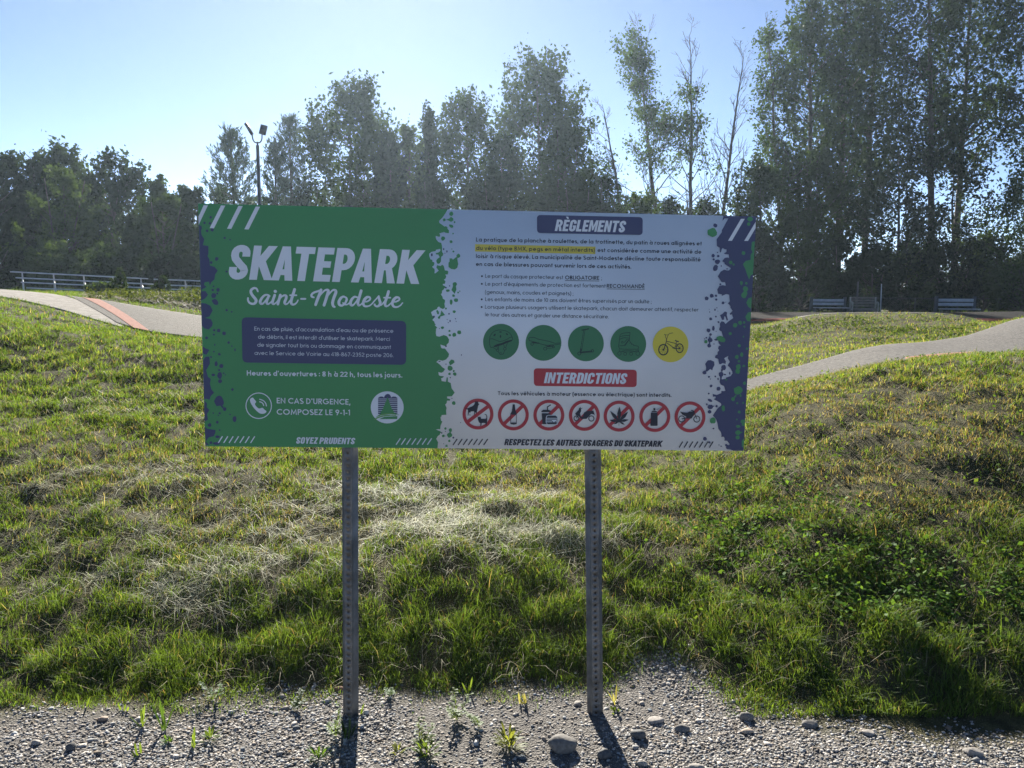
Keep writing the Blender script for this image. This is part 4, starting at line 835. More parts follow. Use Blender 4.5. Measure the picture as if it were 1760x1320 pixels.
k.poly(p5([(780, 262), (790, 255), (870, 255), (880, 262), (880, 445), (870, 455), (778, 455), (770, 445)])); k.poly(p5([(785, 248), (800, 230), (862, 230), (876, 248)])); k.poly(p5([(818, 186), (846, 186), (846, 222), (818, 222)])); k.build('spray_can_drawing', I_black, d)
k = Ink(.0014); k.poly(p5([(852, 204), (942, 164), (884, 222)])); k.build('spray_mist_drawing', I_grey, d)
d = ban(1185.7, 716.3, 'motocross_ban_pictogram'); k = Ink(.0014)
for x, y in ((1245, 350), (1473, 352)):
    (a, c), = p5([(x, y)]); k.ring(a, c, 52 / 8.8, 1.4)
k.poly(p5([(1218, 236), (1260, 248), (1330, 255), (1362, 238), (1400, 238), (1432, 225), (1442, 250), (1425, 290), (1395, 342), (1330, 347), (1310, 312), (1250, 282)]))
k.line(p5([(1382, 218), (1410, 222), (1432, 238)]), 1.3); k.line(p5([(1432, 250), (1473, 352)]), 1.3); k.line(p5([(1245, 350), (1345, 325)]), 1.5); k.build('motocross_drawing', I_black, d)
tx = Ink(.0010); text(tx, "RESPECTEZ LES AUTRES USAGERS DU SKATEPARK", (866.4, 764.8), (1136.6, 767.7), 11.0, face='disp', slant=.16); tx.build('respect_lettering', I_black, sign)
sl_ = Ink(.0010)
for k in range(7): sl_.line([(778.4 + 8.77 * k, 764.7), (785.6 + 8.77 * k, 754.2)], 1.9)
sl_.build('slash_row', I_black, sign); sl_ = Ink(.0010)
for k in range(7): sl_.line([(1166.9 + 8.67 * k, 769), (1173.3 + 8.67 * k, 758.6)], 1.9)
sl_.build('slash_row', I_black, sign)

# ---- posts: perforated channel, real holes
steel = worn('galvanised_steel', (.11, .11, .107), (.24, .24, .24), 11, .55, .2, 90, .5)
def post(label, X, rz, lean):
    p = SG_C + (sg_M @ Vector((X - SG_C.x, .004, 0)))
    o = thing('sign_post', label, 'post', (p.x, p.y + .0085 - 1.552 * math.tan(R(.65)), 0), 0, 'posts carrying the rules sign')
    top = SG_C.z + SG_H / 2 + (sg_M @ Vector((X - SG_C.x, 0, 0))).z + .004; bot = -.25
    w2, dp, fl, th = .0155, .022, .013, .0025; pit = .0254; n = int((top - bot) / pit); b_ = MB(); hr = .0046
    a = np.arange(16) * 2 * math.pi / 16 + math.pi / 16
    def sq(t):                                    # point of the cell border in direction t
        c, s = math.cos(t), math.sin(t); k = min(w2 / abs(c) if abs(c) > 1e-6 else 9, pit / 2 / abs(s) if abs(s) > 1e-6 else 9); return c * k, s * k
    a8 = np.sort(np.concatenate([np.arange(12) * 2 * math.pi / 12, [math.atan2(sy * pit / 2, sx * w2) % (2 * math.pi) for sx in (-1, 1) for sy in (-1, 1)]]))
    K = len(a8)
    for c in range(n):
        zc = top - pit / 2 - c * pit; V = []
        for t in a8: x, z = sq(t); V.append((x, 0, zc + z))
        for t in a8: V.append((hr * math.cos(t), 0, zc + hr * math.sin(t)))
        for t in a8: V.append((hr * math.cos(t), th, zc + hr * math.sin(t)))
        for t in a8: x, z = sq(t); V.append((x, th, zc + z))
        Q = []
        for i in range(K):
            j = (i + 1) % K; Q += [[i, j, K + j, K + i], [K + i, K + j, 2 * K + j, 2 * K + i], [2 * K + i, 2 * K + j, 3 * K + j, 3 * K + i]]
        b_.add(V, Q)
    for s in (-1, 1):                             # side walls and outward lips with thickness
        pr = [(w2, 0), (w2 + .004, dp), (w2 + .004 + fl, dp + .001), (w2 + .004 + fl, dp + .001 + th), (w2 + .002, dp + th), (w2 - .001, th)]
        V = [(s * x, y, z) for z in (bot, top) for x, y in pr]; k = len(pr)
        Q = [[i, (i + 1) % k, k + (i + 1) % k, k + i] for i in range(k - 1)]
        b_.add(V, Q, None, [list(range(k, 2 * k))])
    b_.box((0, dp + .004, (top + bot) / 2), (2 * w2 + .010, .002, top - bot)); b_.box((0, dp / 2 + .002, top + .001), (2 * w2, dp, .002))   # closed back and top, added to keep the inside of the holes dark
    ch = b_.build('channel', steel, o)
    o.rotation_euler = (R(-lean[0]), R(lean[1]), rz)
    return o
def post_at(label, bpx, tpx, rz, ztop=1.06):
    """base and top-of-visible-length photo columns"""
    Xb = unp(bpx, 1219, 2.935)[0]; Xt = unp(tpx, 775, 2.90)[0]
    lean = math.degrees(math.atan((Xt - Xb) / ztop))
    o = post(label, Xt, rz, (.65, lean))
    o.location.x = Xb
    return o
post_at('left perforated grey steel post under the green half of the sign', 605, 598.5, R(-9))
post_at('right perforated grey steel post under the white half of the sign', 1024, 1023, R(5))
# ================================================================== TREES
LEAF = leafy('leaf', .40, .015, .5, 1, (1.2, 1.2, .65)); NEEDLE = leafy('needle', .25, .04, .5, 1, (1.2, 1.2, .7))
BARK = worn('bark', (.045, .038, .032), (.11, .095, .08), 6, .9, .5, 40)
def leaves_mesh(rng, P, size, cols, flat=.35, stretch=1.7, up=None):
    """one rhombic leaf (cluster) at each point, turned every way"""
    n = len(P); a = rng.normal(size=(n, 3))
    if up is not None: a = a * (1 - flat) + up * 1.4
    a /= np.linalg.norm(a, axis=1)[:, None]
    b_ = np.cross(a, rng.normal(size=(n, 3))); b_ /= np.linalg.norm(b_, axis=1)[:, None] + 1e-9
    L = size * (.4 + 1.1 * rng.uniform(size=n) ** 1.3)[:, None]; W = L / stretch
    V = np.stack([P - a * L * .5, P + b_ * W * .5 - a * L * .05, P + a * L * .5, P - b_ * W * .5 - a * L * .05], 1).reshape(-1, 3)
    q = np.arange(4 * n).reshape(-1, 4); C = np.repeat(cols, 4, 0)
    return V, q, C
def curve3(a, b_, sag, n=6):
    t = np.linspace(0, 1, n)[:, None]; return a * (1 - t) + b_ * t + np.array([0, 0, 1.0]) * sag * (t * (1 - t) * 4)
GREENS = {'mid': ((.030, .060, .016), (.075, .125, .030)), 'dark': ((.020, .042, .014), (.050, .085, .026)), 'light': ((.060, .105, .028), (.125, .19, .05)),
          'pine': ((.022, .046, .022), (.050, .085, .038)), 'olive': ((.05, .07, .02), (.11, .13, .035))}
def prof(kind, t):
    if kind == 'poplar': return np.clip(np.sin(np.clip(t, 0, 1) ** .75 * math.pi * .93 + .16), .12, 1) ** .7
    if kind == 'cone': return np.clip((1 - t) ** .8 * (.35 + .65 * smooth(0, .18, t)), .05, 1)
    if kind == 'shrub': return np.clip(np.sqrt(np.clip(1 - (t * 1.02) ** 2.4, 0, 1)), .15, 1)
    return np.clip(np.sin((np.clip(t, 0, 1) ** .9) * math.pi * .86 + .30), .12, 1) ** .75
def tree(name, label, cat, px, top, wpx, D, kind='broad', tone='mid', cb=.2, nl=9000, nc=None, lsize=.15, seed=0, lean=0.0, group='trees and bushes behind the park', holes=0.0, trunk_px=None, stems=1):
    H_ = (520 - top) / F * D; rng = np.random.default_rng(seed + 100); nl = int(nl * (.66 if kind == 'poplar' and H_ > 14 else 1.4)); lsize = lsize * 1.36
    base = unp(trunk_px or px, 520, D); base[2] = hz(base[0], D) - .05
    tp = unp(px, top, D); H = tp[2] - base[2]; W = wpx / F * math.hypot(D, (px - CX) / F * D) * (.90 if kind == 'poplar' else 1.2)
    o = thing(name, label, cat, tuple(base), 0, group); ox = tp[0] - base[0]
    axis_ = lambda t: np.stack([ox * t ** 1.3, 0 * t, H * t], -1)
    nc = nc or int(max(40, 8.0 * W * H / (W * .16 + .5) ** 2 * .55))
    t = rng.uniform(0, 1, nc) ** .9; ang = rng.uniform(0, 2 * math.pi, nc)
    pr = prof(kind, t); lob = 1 + .22 * np.sin(ang * 3 + seed) * np.sin(t * 9 + seed * 2) + rng.normal(0, .12, nc)
    rad = pr * W / 2 * lob * rng.uniform(.25, 1, nc) ** .55
    tz = cb + (1 - cb) * t * .965
    C = axis_(tz) + np.stack([np.cos(ang) * rad, np.sin(ang) * rad * .85, 0 * rad], -1)
    rc = (.5 + .7 * rng.uniform(size=nc)) * (.075 * W + .024 * H * (1 - cb)) * (.75 + .35 * pr)
    # wood
    wb = MB(); r0 = max(.035, .0105 * H)
    for s in range(stems):
        tt = np.linspace(0, .93, 12); P = axis_(tt) + np.cumsum(rng.normal(0, .012 * H / 12 * 2, (12, 3)) * [1, 1, 0], 0)
        if stems > 1: P = P + np.array([math.cos(s * 2.1), math.sin(s * 2.1), 0]) * (tt[:, None] * W * .22)
        P[0][2] -= .15
        wb.tube(P, r0 * (1 - tt) ** .8 * (1 if stems == 1 else .6) + .012, 7)
    for k in range(min(nc, 60)):
        a0 = np.clip(tz[k] - (rad[k] / H) * rng.uniform(.5, 1.1), .06, .9); A = axis_(np.array([a0]))[0]
        rr_ = r0 * (1 - a0) * .45 + .010; wb.tube(curve3(A, C[k], -.06 * np.linalg.norm(C[k] - A)), np.linspace(rr_, .008, 6), 5, False)
    wb.build('trunk', BARK, o, None, True)
    # leaves
    wgt = rc ** 2; wgt /= wgt.sum(); ci = rng.choice(nc, nl, p=wgt)
    d = rng.normal(size=(nl, 3)); d /= np.linalg.norm(d, axis=1)[:, None]
    gd = np.stack([np.cos(ang) * .55, np.sin(ang) * .55, 0 * ang + 1.0], -1) + rng.normal(0, .3, (nc, 3)); gd /= np.linalg.norm(gd, axis=1)[:, None]   # sprays grow outward and up
    off = d * (rc[ci] * rng.uniform(.1, 1.0, nl) ** .5 * np.where(rng.uniform(size=nl) < .08, 1.5, 1))[:, None]
    along = (off * gd[ci]).sum(1)[:, None]; P = C[ci] + off * .82 + gd[ci] * along * .95
    P[:, 2] = np.maximum(P[:, 2], .08 + .2 * rng.uniform(size=nl))
    c0, c1 = [np.array(c) for c in GREENS[tone]]
    cl = np.clip(rng.normal(.5, .22, nc), 0, 1)[ci] * .6 + rng.uniform(0, .5, nl)
    cols = (c0 + (c1 - c0) * np.clip(cl, 0, 1)[:, None]) * .60
    V, q, cc = leaves_mesh(rng, P, lsize, cols)
    mesh_obj('crown', V, q, None, LEAF, o, cc)
    return o
def pine(label, px, top, wpx, D, seed, nl=9000, group='trees and bushes behind the park', dens=1.0):
    rng = np.random.default_rng(seed + 900)
    base = unp(px, 520, D); base[2] = hz(base[0], D) - .05; tp = unp(px, top, D); H = tp[2] - base[2]; W = wpx / F * D
    o = thing('pine_tree', label, 'pine', tuple(base), 0, group); wb = MB(); r0 = .014 * H
    zz = np.linspace(0, 1, 12); P = np.stack([np.cumsum(rng.normal(0, .012, 12)), np.cumsum(rng.normal(0, .012, 12)), zz * H], -1); P[0][2] -= .15
    wb.tube(P, r0 * (1 - zz) ** .85 + .012, 7); pts = []; dirs = []
    z = .12
    while z < .985:
        nb = rng.integers(4, 7); a0 = rng.uniform(0, 6.28)
        for k in range(nb):
            a = a0 + k * 6.28 / nb + rng.normal(0, .2); L = W / 2 * 1.9 * (1 - z) ** .7 * rng.uniform(.6, 1.2) + .2
            b0 = np.array([0, 0, z * H]); dr = np.array([math.cos(a), math.sin(a), .15 + .75 * z]); dr /= np.linalg.norm(dr); b1 = b0 + dr * L
            wb.tube(curve3(b0, b1, -.05 * L), np.linspace(.010 + .012 * (1 - z), .006, 6), 5, False)
            for s in np.arange(.35, 1.01, .11):
                p = b0 * (1 - s) + b1 * s + np.array([0, 0, -.05 * L * 4 * s * (1 - s)])
                for q in range(2):
                    e = dr * .5 + np.array([rng.normal(0, .5), rng.normal(0, .5), .75]); e /= np.linalg.norm(e); pts.append(p + e * rng.uniform(.05, .3) + rng.normal(0, .08, 3)); dirs.append(e)
        z += .06
    pts = np.array(pts + [np.array([0, 0, H * .97])] * 6); dirs = np.array(dirs + [np.array([0, 0, 1.0])] * 6)
    wb.build('trunk', BARK, o, None, True)
    ci = rng.integers(0, len(pts), nl); s = rng.uniform(-.5, .5, nl); e = dirs[ci]
    Pn = pts[ci] + e * (s * .42)[:, None] + rng.normal(0, .045, (nl, 3))
    c0, c1 = [np.array(c) for c in GREENS['pine']]; cols = c0 + (c1 - c0) * rng.uniform(0, 1, nl)[:, None]
    V, q, cc = leaves_mesh(rng, Pn, .21, cols, .55, 4.0, e)
    mesh_obj('crown', V, q, None, NEEDLE, o, cc)
    return o
def bare(label, px, base_px, top, D, seed, leaf_n=0, leaf_zone=(.3, .9), rad=.011, name='bare_tree', cat='tree', spread=.8, lows=.15, tone='mid', nbr=26, blen=.24, group='trees and bushes behind the park'):
    rng = np.random.default_rng(seed + 500)
    base = unp(base_px, 520, D); base[2] = hz(base[0], D) - .05; tp = unp(px, top, D); H = tp[2] - base[2]; ox = tp[0] - base[0]
    o = thing(name, label, cat, tuple(base), 0, group); wb = MB(); tips = []
    zz = np.linspace(0, 1, 16); P = np.stack([ox * zz ** 1.2 + np.cumsum(rng.normal(0, .03, 16)), np.cumsum(rng.normal(0, .03, 16)), zz * H], -1); P[0][2] -= .15
    wb.tube(P, rad * H * (1 - zz) ** .8 + .010, 7)
    def br(p, d, L, r, dep):
        n = 6; q = [p]
        for i in range(n): d = d + rng.normal(0, .13, 3) + np.array([0, 0, .07]); d /= np.linalg.norm(d); q.append(q[-1] + d * L / n)
        wb.tube(np.array(q), np.linspace(r, .006, n + 1), 4, False); tips.extend(q[2:])
        if dep > 0:
            for k in range(rng.integers(2, 5)):
                i = rng.integers(1, n); e = d + rng.normal(0, .55, 3); e /= np.linalg.norm(e); br(q[i], e, L * rng.uniform(.35, .6), r * .55, dep - 1)
    for k in range(nbr):
        z = lows + (1 - lows) * (k + rng.uniform()) / nbr; i = min(int(z * 15), 14); p = P[i] + (P[i + 1] - P[i]) * (z * 15 - i)
        a = rng.uniform(0, 6.28); d = np.array([math.cos(a) * spread, math.sin(a) * spread, .65 + .3 * z]); d /= np.linalg.norm(d)
        br(p, d, H * blen * (1.05 - z * .75) * rng.uniform(.6, 1.2), rad * H * .32 * (1 - z) + .012, 2)
    wb.build('trunk', BARK, o, None, True)
    if leaf_n:
        tips = np.array(tips); zt = tips[:, 2] / H; ok = (zt > leaf_zone[0]) & (zt < leaf_zone[1]); tips = tips[ok]
        ci = rng.integers(0, len(tips), leaf_n); Pl = tips[ci] + rng.normal(0, .22, (leaf_n, 3))
        c0, c1 = [np.array(c) for c in GREENS[tone]]; cols = c0 + (c1 - c0) * rng.uniform(0, 1, leaf_n)[:, None]
        V, q, cc = leaves_mesh(rng, Pl, .16, cols); mesh_obj('crown', V, q, None, LEAF, o, cc)
    return o
# far wood: reads as one dim mass beyond the trees one can tell apart
def far_wood():
    rng = np.random.default_rng(5); P = []; n = 42000
    px = np.concatenate([rng.uniform(-300, 345, n // 3), rng.uniform(340, 1300, n // 3), rng.uniform(1200, 2050, n - 2 * (n // 3))])
    D = rng.uniform(54, 62, n); x = (px - CX) / F * D
    topy = np.interp(px, [-300, 0, 340, 420, 700, 1000, 1170, 1300, 1640, 1700, 2050], [330, 350, 375, 335, 310, 330, 350, 470, 480, 450, 420]) + (fbm(px * .02, px * 0, 4) - .5) * 60
    ht = (CAMZ + D * np.tan(-PITCH + np.arctan((CY - topy) / F))) - .8
    z = .3 + ht * rng.uniform(0, 1, n) ** .8
    c0, c1 = [np.array(c) for c in GREENS['dark']]
    V, q, cc = leaves_mesh(rng, np.stack([x, D, z + .5], -1), .42, (c0 + (c1 - c0) * rng.uniform(0, 1, n)[:, None]) * .7)
    tag(mesh_obj('far_wood', V, q, None, LEAF, None, cc), 'dim far wood behind all the separate trees', 'woodland', None, 'stuff')
far_wood()
G_L = 'bushy trees on the left'; G_M = 'trees above the sign'; G_R = 'tall poplars on the right'; G_S = 'undergrowth under the poplars'
# left
tree('bushy_tree', 'dark leafy tree cut by the left edge of the photo', 'tree', -12, 262, 120, 34, 'broad', 'dark', .02, 7000, seed=1, group=G_L)
tree('bushy_tree', 'dark rounded tree second from the left edge, with a spike beside its top', 'tree', 62, 276, 100, 36, 'broad', 'dark', .02, 7000, seed=2, group=G_L)
tree('bushy_tree', 'highest leafy tree of the left group, with a ragged top', 'tree', 108, 252, 105, 37, 'broad', 'mid', .02, 9000, seed=3, group=G_L)
tree('bushy_tree', 'rounded maple like tree left of the dip in the skyline', 'tree', 195, 264, 112, 36, 'broad', 'dark', .02, 9000, seed=4, group=G_L)
tree('bushy_tree', 'lower conical tree left of the sign with a pointed tip', 'tree', 272, 298, 92, 35, 'cone', 'mid', .02, 8000, seed=5, group=G_L)
tree('bushy_tree', 'small leafy tree just left of the top corner of the sign', 'tree', 328, 322, 66, 36, 'broad', 'mid', .02, 5000, seed=6, group=G_L)
tree('bush', 'pale green bush in front of the highest left trees', 'bush', 112, 296, 120, 31, 'shrub', 'light', .02, 9000, seed=7, lsize=.11, group=G_L, stems=3)
tree('bush', 'greyish willow bush below the conical tree on the left', 'bush', 285, 338, 100, 31, 'shrub', 'mid', .02, 8000, seed=8, lsize=.11, group=G_L, stems=3)
tree('bush', 'low yellow green bush behind the bleachers at the far left', 'bush', 95, 432, 130, 27.5, 'shrub', 'light', .02, 5500, seed=9, lsize=.08, group=G_L, stems=3)
tree('bush', 'dark low bush behind the bleachers beside the sign', 'bush', 250, 440, 190, 29, 'shrub', 'dark', .02, 7000, seed=10, lsize=.11, group=G_L, stems=3)
tree('bush', 'dark bush at the left edge of the photo beside the bleachers', 'bush', -15, 425, 90, 26.5, 'shrub', 'dark', .02, 5000, seed=11, lsize=.09, group=G_L, stems=3)
tree('young_bush', 'small sunlit bush in front of the bleacher rails', 'bush', 176, 486, 34, 18.6, 'shrub', 'light', .02, 1500, seed=12, lsize=.05, group='young growth by the bleachers', stems=3)
tree('young_tree', 'thin young tree standing against the bleacher rails', 'tree', 207, 462, 26, 19.0, 'cone', 'light', .02, 900, seed=13, lsize=.05, group='young growth by the bleachers')
tree('young_bush', 'low bush at the gap between the two bleachers', 'bush', 278, 474, 22, 19.5, 'shrub', 'mid', .02, 700, seed=14, lsize=.05, group='young growth by the bleachers', stems=3)
# above the sign
pine('open pine left of the light pole, with upright branch tips', 408, 230, 108, 39, 1, 9000, group=G_M)
pine('narrow pine right of the light pole, lower of the pair', 482, 248, 62, 40, 2, 6000, group=G_M)
pine('narrow pine with the highest tip, right of the light pole', 507, 204, 62, 42, 3, 7000, group=G_M)
tree('leafy_tree', 'broad leafy tree above the word on the green half', 'tree', 606, 143, 165, 46, 'broad', 'mid', .04, 17000, seed=21, lsize=.17, group=G_M)
tree('leafy_tree', 'slim leafy tree on the right flank of the broad one', 'tree', 668, 222, 70, 44, 'poplar', 'dark', .04, 8000, seed=22, lsize=.15, group=G_M)
tree('conical_tree', 'pointed conical tree in the gap between two leafy trees', 'tree', 737, 176, 66, 46, 'cone', 'dark', .03, 8500, seed=23, lsize=.15, group=G_M)
tree('leafy_tree', 'small light tree left of the pointed conical tree', 'tree', 703, 212, 66, 45, 'poplar', 'light', .04, 6000, seed=24, lsize=.15, group=G_M)
tree('leafy_tree', 'rounded leafy tree left of the tallest tree above the sign', 'tree', 803, 158, 112, 47, 'broad', 'mid', .04, 13000, seed=25, lsize=.16, group=G_M)
tree('leafy_tree', 'tallest leafy tree above the sign, left of the sparse tall trees', 'tree', 930, 90, 152, 48, 'broad', 'mid', .10, 20000, seed=26, lsize=.17, group=G_M)
tree('leafy_tree', 'lower spreading tree at the right foot of the tallest one', 'tree', 968, 205, 115, 45, 'shrub', 'mid', .04, 9000, seed=27, lsize=.15, group=G_M, stems=3)
tree('leafy_tree', 'low leafy tree between the rounded and the tallest tree', 'tree', 862, 232, 90, 44, 'broad', 'dark', .03, 7000, seed=28, lsize=.14, group=G_M)
for i, (px_, tp_, wd_, tn, lb) in enumerate([(385, 318, 80, 'dark', 'low bush at the foot of the open pine'), (520, 300, 110, 'dark', 'low dark bush under the two narrow pines'), (640, 305, 110, 'mid', 'low bush under the broad leafy tree'), (745, 300, 100, 'dark', 'low bush under the pointed conical tree'), (850, 300, 110, 'dark', 'low bush under the rounded leafy tree'), (985, 310, 90, 'mid', 'low bush right of the tallest tree above the sign'), (1042, 290, 62, 'mid', 'pointed bush left of the leaning bare tree'), (1100, 322, 90, 'light', 'light bush below the leaning bare tree'), (1148, 338, 60, 'mid', 'small bush at the foot of the tall sparse tree'), (1215, 338, 70, 'mid', 'small bush between the two thin bare trees')]):
    tree('bush', lb, 'bush', px_, tp_, wd_, 42.5 + (i % 3) * .6, 'shrub', tn, .02, 4500, seed=60 + i, lsize=.13, group='bushes above the sign', stems=3)
bare('leaning bare tree with fine twigs, left of the tall sparse tree', 1036, 1086, 180, 44, 1, 250, (.3, .9), .010, nbr=22, blen=.26, lows=.25, group=G_M)
bare('tall sparse tree with a leafy top, above the right half of the sign', 1102, 1141, 52, 46, 2, 8500, (.50, 1.0), .0095, 'sparse_tree', nbr=40, blen=.30, spread=.95, lows=.22, group=G_M)
bare('half bare tree with a thin leafy middle, left of the two forked bare ones', 1184, 1190, 62, 45, 3, 2400, (.50, .80), .0095, 'sparse_tree', nbr=36, blen=.22, spread=.6, lows=.15, group=G_M)
bare('thin bare tree leaning right, between the half bare tree and the poplars', 1274, 1226, 96, 45, 4, 0, (0, 1), .0095, nbr=34, blen=.22, spread=.6, lows=.15, group=G_M)
bare('thin bare stem leaning right at the foot of the poplars', 1285, 1248, 250, 43, 5, 60, (.4, 1), .010, nbr=16, blen=.22, lows=.2, group=G_M)
bare('half bare tree with leaves on one side at the left edge of the poplars', 1318, 1346, 40, 43, 6, 4200, (.45, 1.0), .0085, 'sparse_tree', nbr=34, blen=.22, spread=.7, lows=.18, group=G_R)
# right
tree('poplar_tree', 'thick leaved poplar at the left end of the tall row', 'tree', 1392, -30, 150, 43, 'poplar', 'mid', .22, 22000, seed=41, lsize=.16, group=G_R, trunk_px=1385)
tree('poplar_tree', 'tallest dark poplar, second from the left in the row', 'tree', 1465, -130, 150, 44, 'poplar', 'dark', .18, 26000, seed=42, lsize=.16, group=G_R, trunk_px=1438)
tree('poplar_tree', 'poplar behind the tallest one, its trunk bare low down', 'tree', 1500, -60, 110, 46, 'poplar', 'dark', .22, 15000, seed=43, lsize=.16, group=G_R, trunk_px=1478)
tree('poplar_tree', 'poplar with a straight pale trunk behind the middle of the benches', 'tree', 1592, -110, 140, 42, 'poplar', 'mid', .40, 19000, seed=44, lsize=.15, group=G_R, trunk_px=1596)
tree('poplar_tree', 'forked poplar leaning right, its trunk beside the straight pale one', 'tree', 1672, -80, 150, 42.5, 'poplar', 'mid', .42, 17000, seed=45, lsize=.15, group=G_R, trunk_px=1632)
tree('poplar_tree', 'leafy poplar cut by the right edge of the photo', 'tree', 1768, -70, 150, 40, 'poplar', 'mid', .42, 17000, seed=46, lsize=.15, group=G_R, trunk_px=1812)
tree('leafy_tree', 'small pale tree at the right edge below the poplar crowns', 'tree', 1768, 300, 130, 38, 'broad', 'light', .05, 9000, seed=47, lsize=.11, group=G_R)
tree('leafy_tree', 'leafy young tree right of the forked poplar trunk', 'tree', 1640, 262, 120, 41, 'broad', 'dark', .05, 6000, seed=48, lsize=.14, group=G_R)
tree('leafy_tree', 'dense young tree in front of the tallest poplar', 'tree', 1545, 240, 120, 40.5, 'broad', 'dark', .05, 6500, seed=49, lsize=.14, group=G_R)
tree('leafy_tree', 'rounded small tree at the left foot of the poplars', 'tree', 1306, 268, 92, 41, 'broad', 'mid', .03, 9000, seed=50, lsize=.13, group=G_R)
tree('leafy_tree', 'narrow young tree between the first two poplar trunks', 'tree', 1405, 255, 85, 42, 'poplar', 'mid', .05, 4500, seed=51, lsize=.14, group=G_R)
for i, (px_, tp_, wd_, tn, lb) in enumerate([(1300, 385, 120, 'dark', 'dark undergrowth beside the right edge of the sign'), (1375, 360, 110, 'mid', 'undergrowth left of the first bench'), (1440, 415, 110, 'dark', 'dark undergrowth behind the left grey bench'), (1500, 425, 100, 'dark', 'undergrowth behind the brown bench'), (1560, 420, 95, 'light', 'lighter undergrowth between the brown bench and the right grey bench'), (1630, 420, 110, 'dark', 'dark undergrowth behind the right grey bench'), (1690, 410, 100, 'light', 'sunlit bush top right of the right grey bench'), (1735, 440, 120, 'dark', 'dark hedge like bush at the right edge of the photo'), (1800, 430, 120, 'dark', 'dark bush partly outside the right edge of the photo')]):
    tree('bush', lb, 'bush', px_, tp_, wd_, 39.8 + (i % 3) * .5, 'shrub', tn, .01, 6500, seed=80 + i, lsize=.12, group=G_S, stems=3)

# ================================================================== FURNITURE
pole_m = worn('dark_painted_pole', (.03, .035, .045), (.045, .05, .06), 5, .45)
D = 27.0; b0 = unp(446, 345, D); zb = hz(b0[0], D); tz_ = unp(444.5, 250, D)[2]
lp = thing('light_pole', 'dark light pole with two floodlight heads, left of the pines', 'lamp post', (b0[0], D, zb))
q = MB(); q.tube([(0, 0, 0), (0, 0, tz_ - zb)], [.075, .055], 12); q.build('pole', pole_m, lp, None, True)
q = MB(); q.box((0, 0, .012), (.28, .28, .024), None, .02); q.build('base_plate', pole_m, lp)
q = MB(); q.tube([(0, 0, tz_ - zb), (0, 0, tz_ - zb + .12)], .03, 8); q.build('collar', pole_m, lp)
hh = tz_ - zb + .12; pp = D / F
for s, (hx, hy, ang, wd, ln, yw) in ((-1, (-14, -25, 30, .10, .42, .0), ), (1, (14, -24, -16, .22, .32, .4)))[:2] if True else []:
    a = MB(); P = [(0, 0, hh - .02), (s * 3 * pp, 0, hh - .03), (s * 6 * pp, 0, hh + .02), (s * 7.5 * pp, 0, hh + .10), (s * 8.2 * pp, 0, hh + .24)]
    a.tube(catmull(P), .022, 7); a.build('arm', pole_m, lp, None, True)
    Mh = np.array(Matrix.Rotation(R(-ang if s < 0 else -ang), 3, 'Y'))
    c = np.array([s * 8.2 * pp, 0, hh + .24]) + Mh @ np.array([0, 0, ln / 2])
    h = MB(); h.box(c, (wd, .10, ln), Mh, .012)
    hd = h.build('floodlight', pole_m, lp)
    g_ = MB(); g_.box(c + Mh @ np.array([0, -.053, 0]), (wd * .8, .004, ln * .8), Mh); g_.build('lens', mat('lamp_glass', (.05, .055, .065), .2), hd)

alu = worn('aluminium', (.55, .56, .57), (.68, .69, .70), 5, .42, 0, 60, .15)
def bleacher(label, pxa, ya, pxb, yb, Da, Db):
    A = unp(pxa, ya, Da); B = unp(pxb, yb, Db); za, zb_ = hz(A[0], Da), hz(B[0], Db); L = math.hypot(B[0] - A[0], B[1] - A[1])
    yaw = math.atan2(B[1] - A[1], B[0] - A[0]); slope = math.atan2(B[2] - A[2], L)
    o = thing('bleacher', label, 'bleacher', (A[0], A[1], min(za, zb_) - .05), yaw, 'aluminium bleachers behind the track')
    H0 = A[2] - (min(za, zb_) - .05); row = .30
    up = lambda x: math.tan(slope) * x
    M = np.array(Matrix.Rotation(-slope, 3, 'Y'))
    for k, (dy, dz, nm) in enumerate(((0, 0, 'seat_plank'), (-.16, -.17, 'foot_plank'), (-.42, -.30, 'seat_plank'), (-.58, -.46, 'foot_plank'), (-.84, -.58, 'seat_plank'))):
        p = MB(); p.box((L / 2 + k * .12, dy, H0 + dz + up(L / 2)), (L, .24, .036), M, .01); p.build(nm, alu, o)
    nf = 5
    for i in range(nf):
        x = .25 + (L - .5) * i / (nf - 1); f = MB()
        for dy, dz in ((0, 0), (-.42, -.30), (-.84, -.58)):
            f.tube([(x + .05, dy, -.15), (x + .05, dy, H0 + dz + up(x))], .022, 6)
        f.tube([(x + .05, .02, H0 - .06 + up(x)), (x + .05, -.86, H0 - .64 + up(x))], .02, 6); f.tube([(x + .05, .02, .1), (x + .05, -.86, .1)], .018, 6)
        f.build('frame', alu, o)
    return o
bleacher('long aluminium bleacher with horizontal planks at the left, nearer the photo edge', 17, 467, 254, 479, 22.5, 24.5)
bleacher('aluminium bleacher partly hidden by the left edge of the sign', 265, 480, 430, 486, 24.0, 25.6)

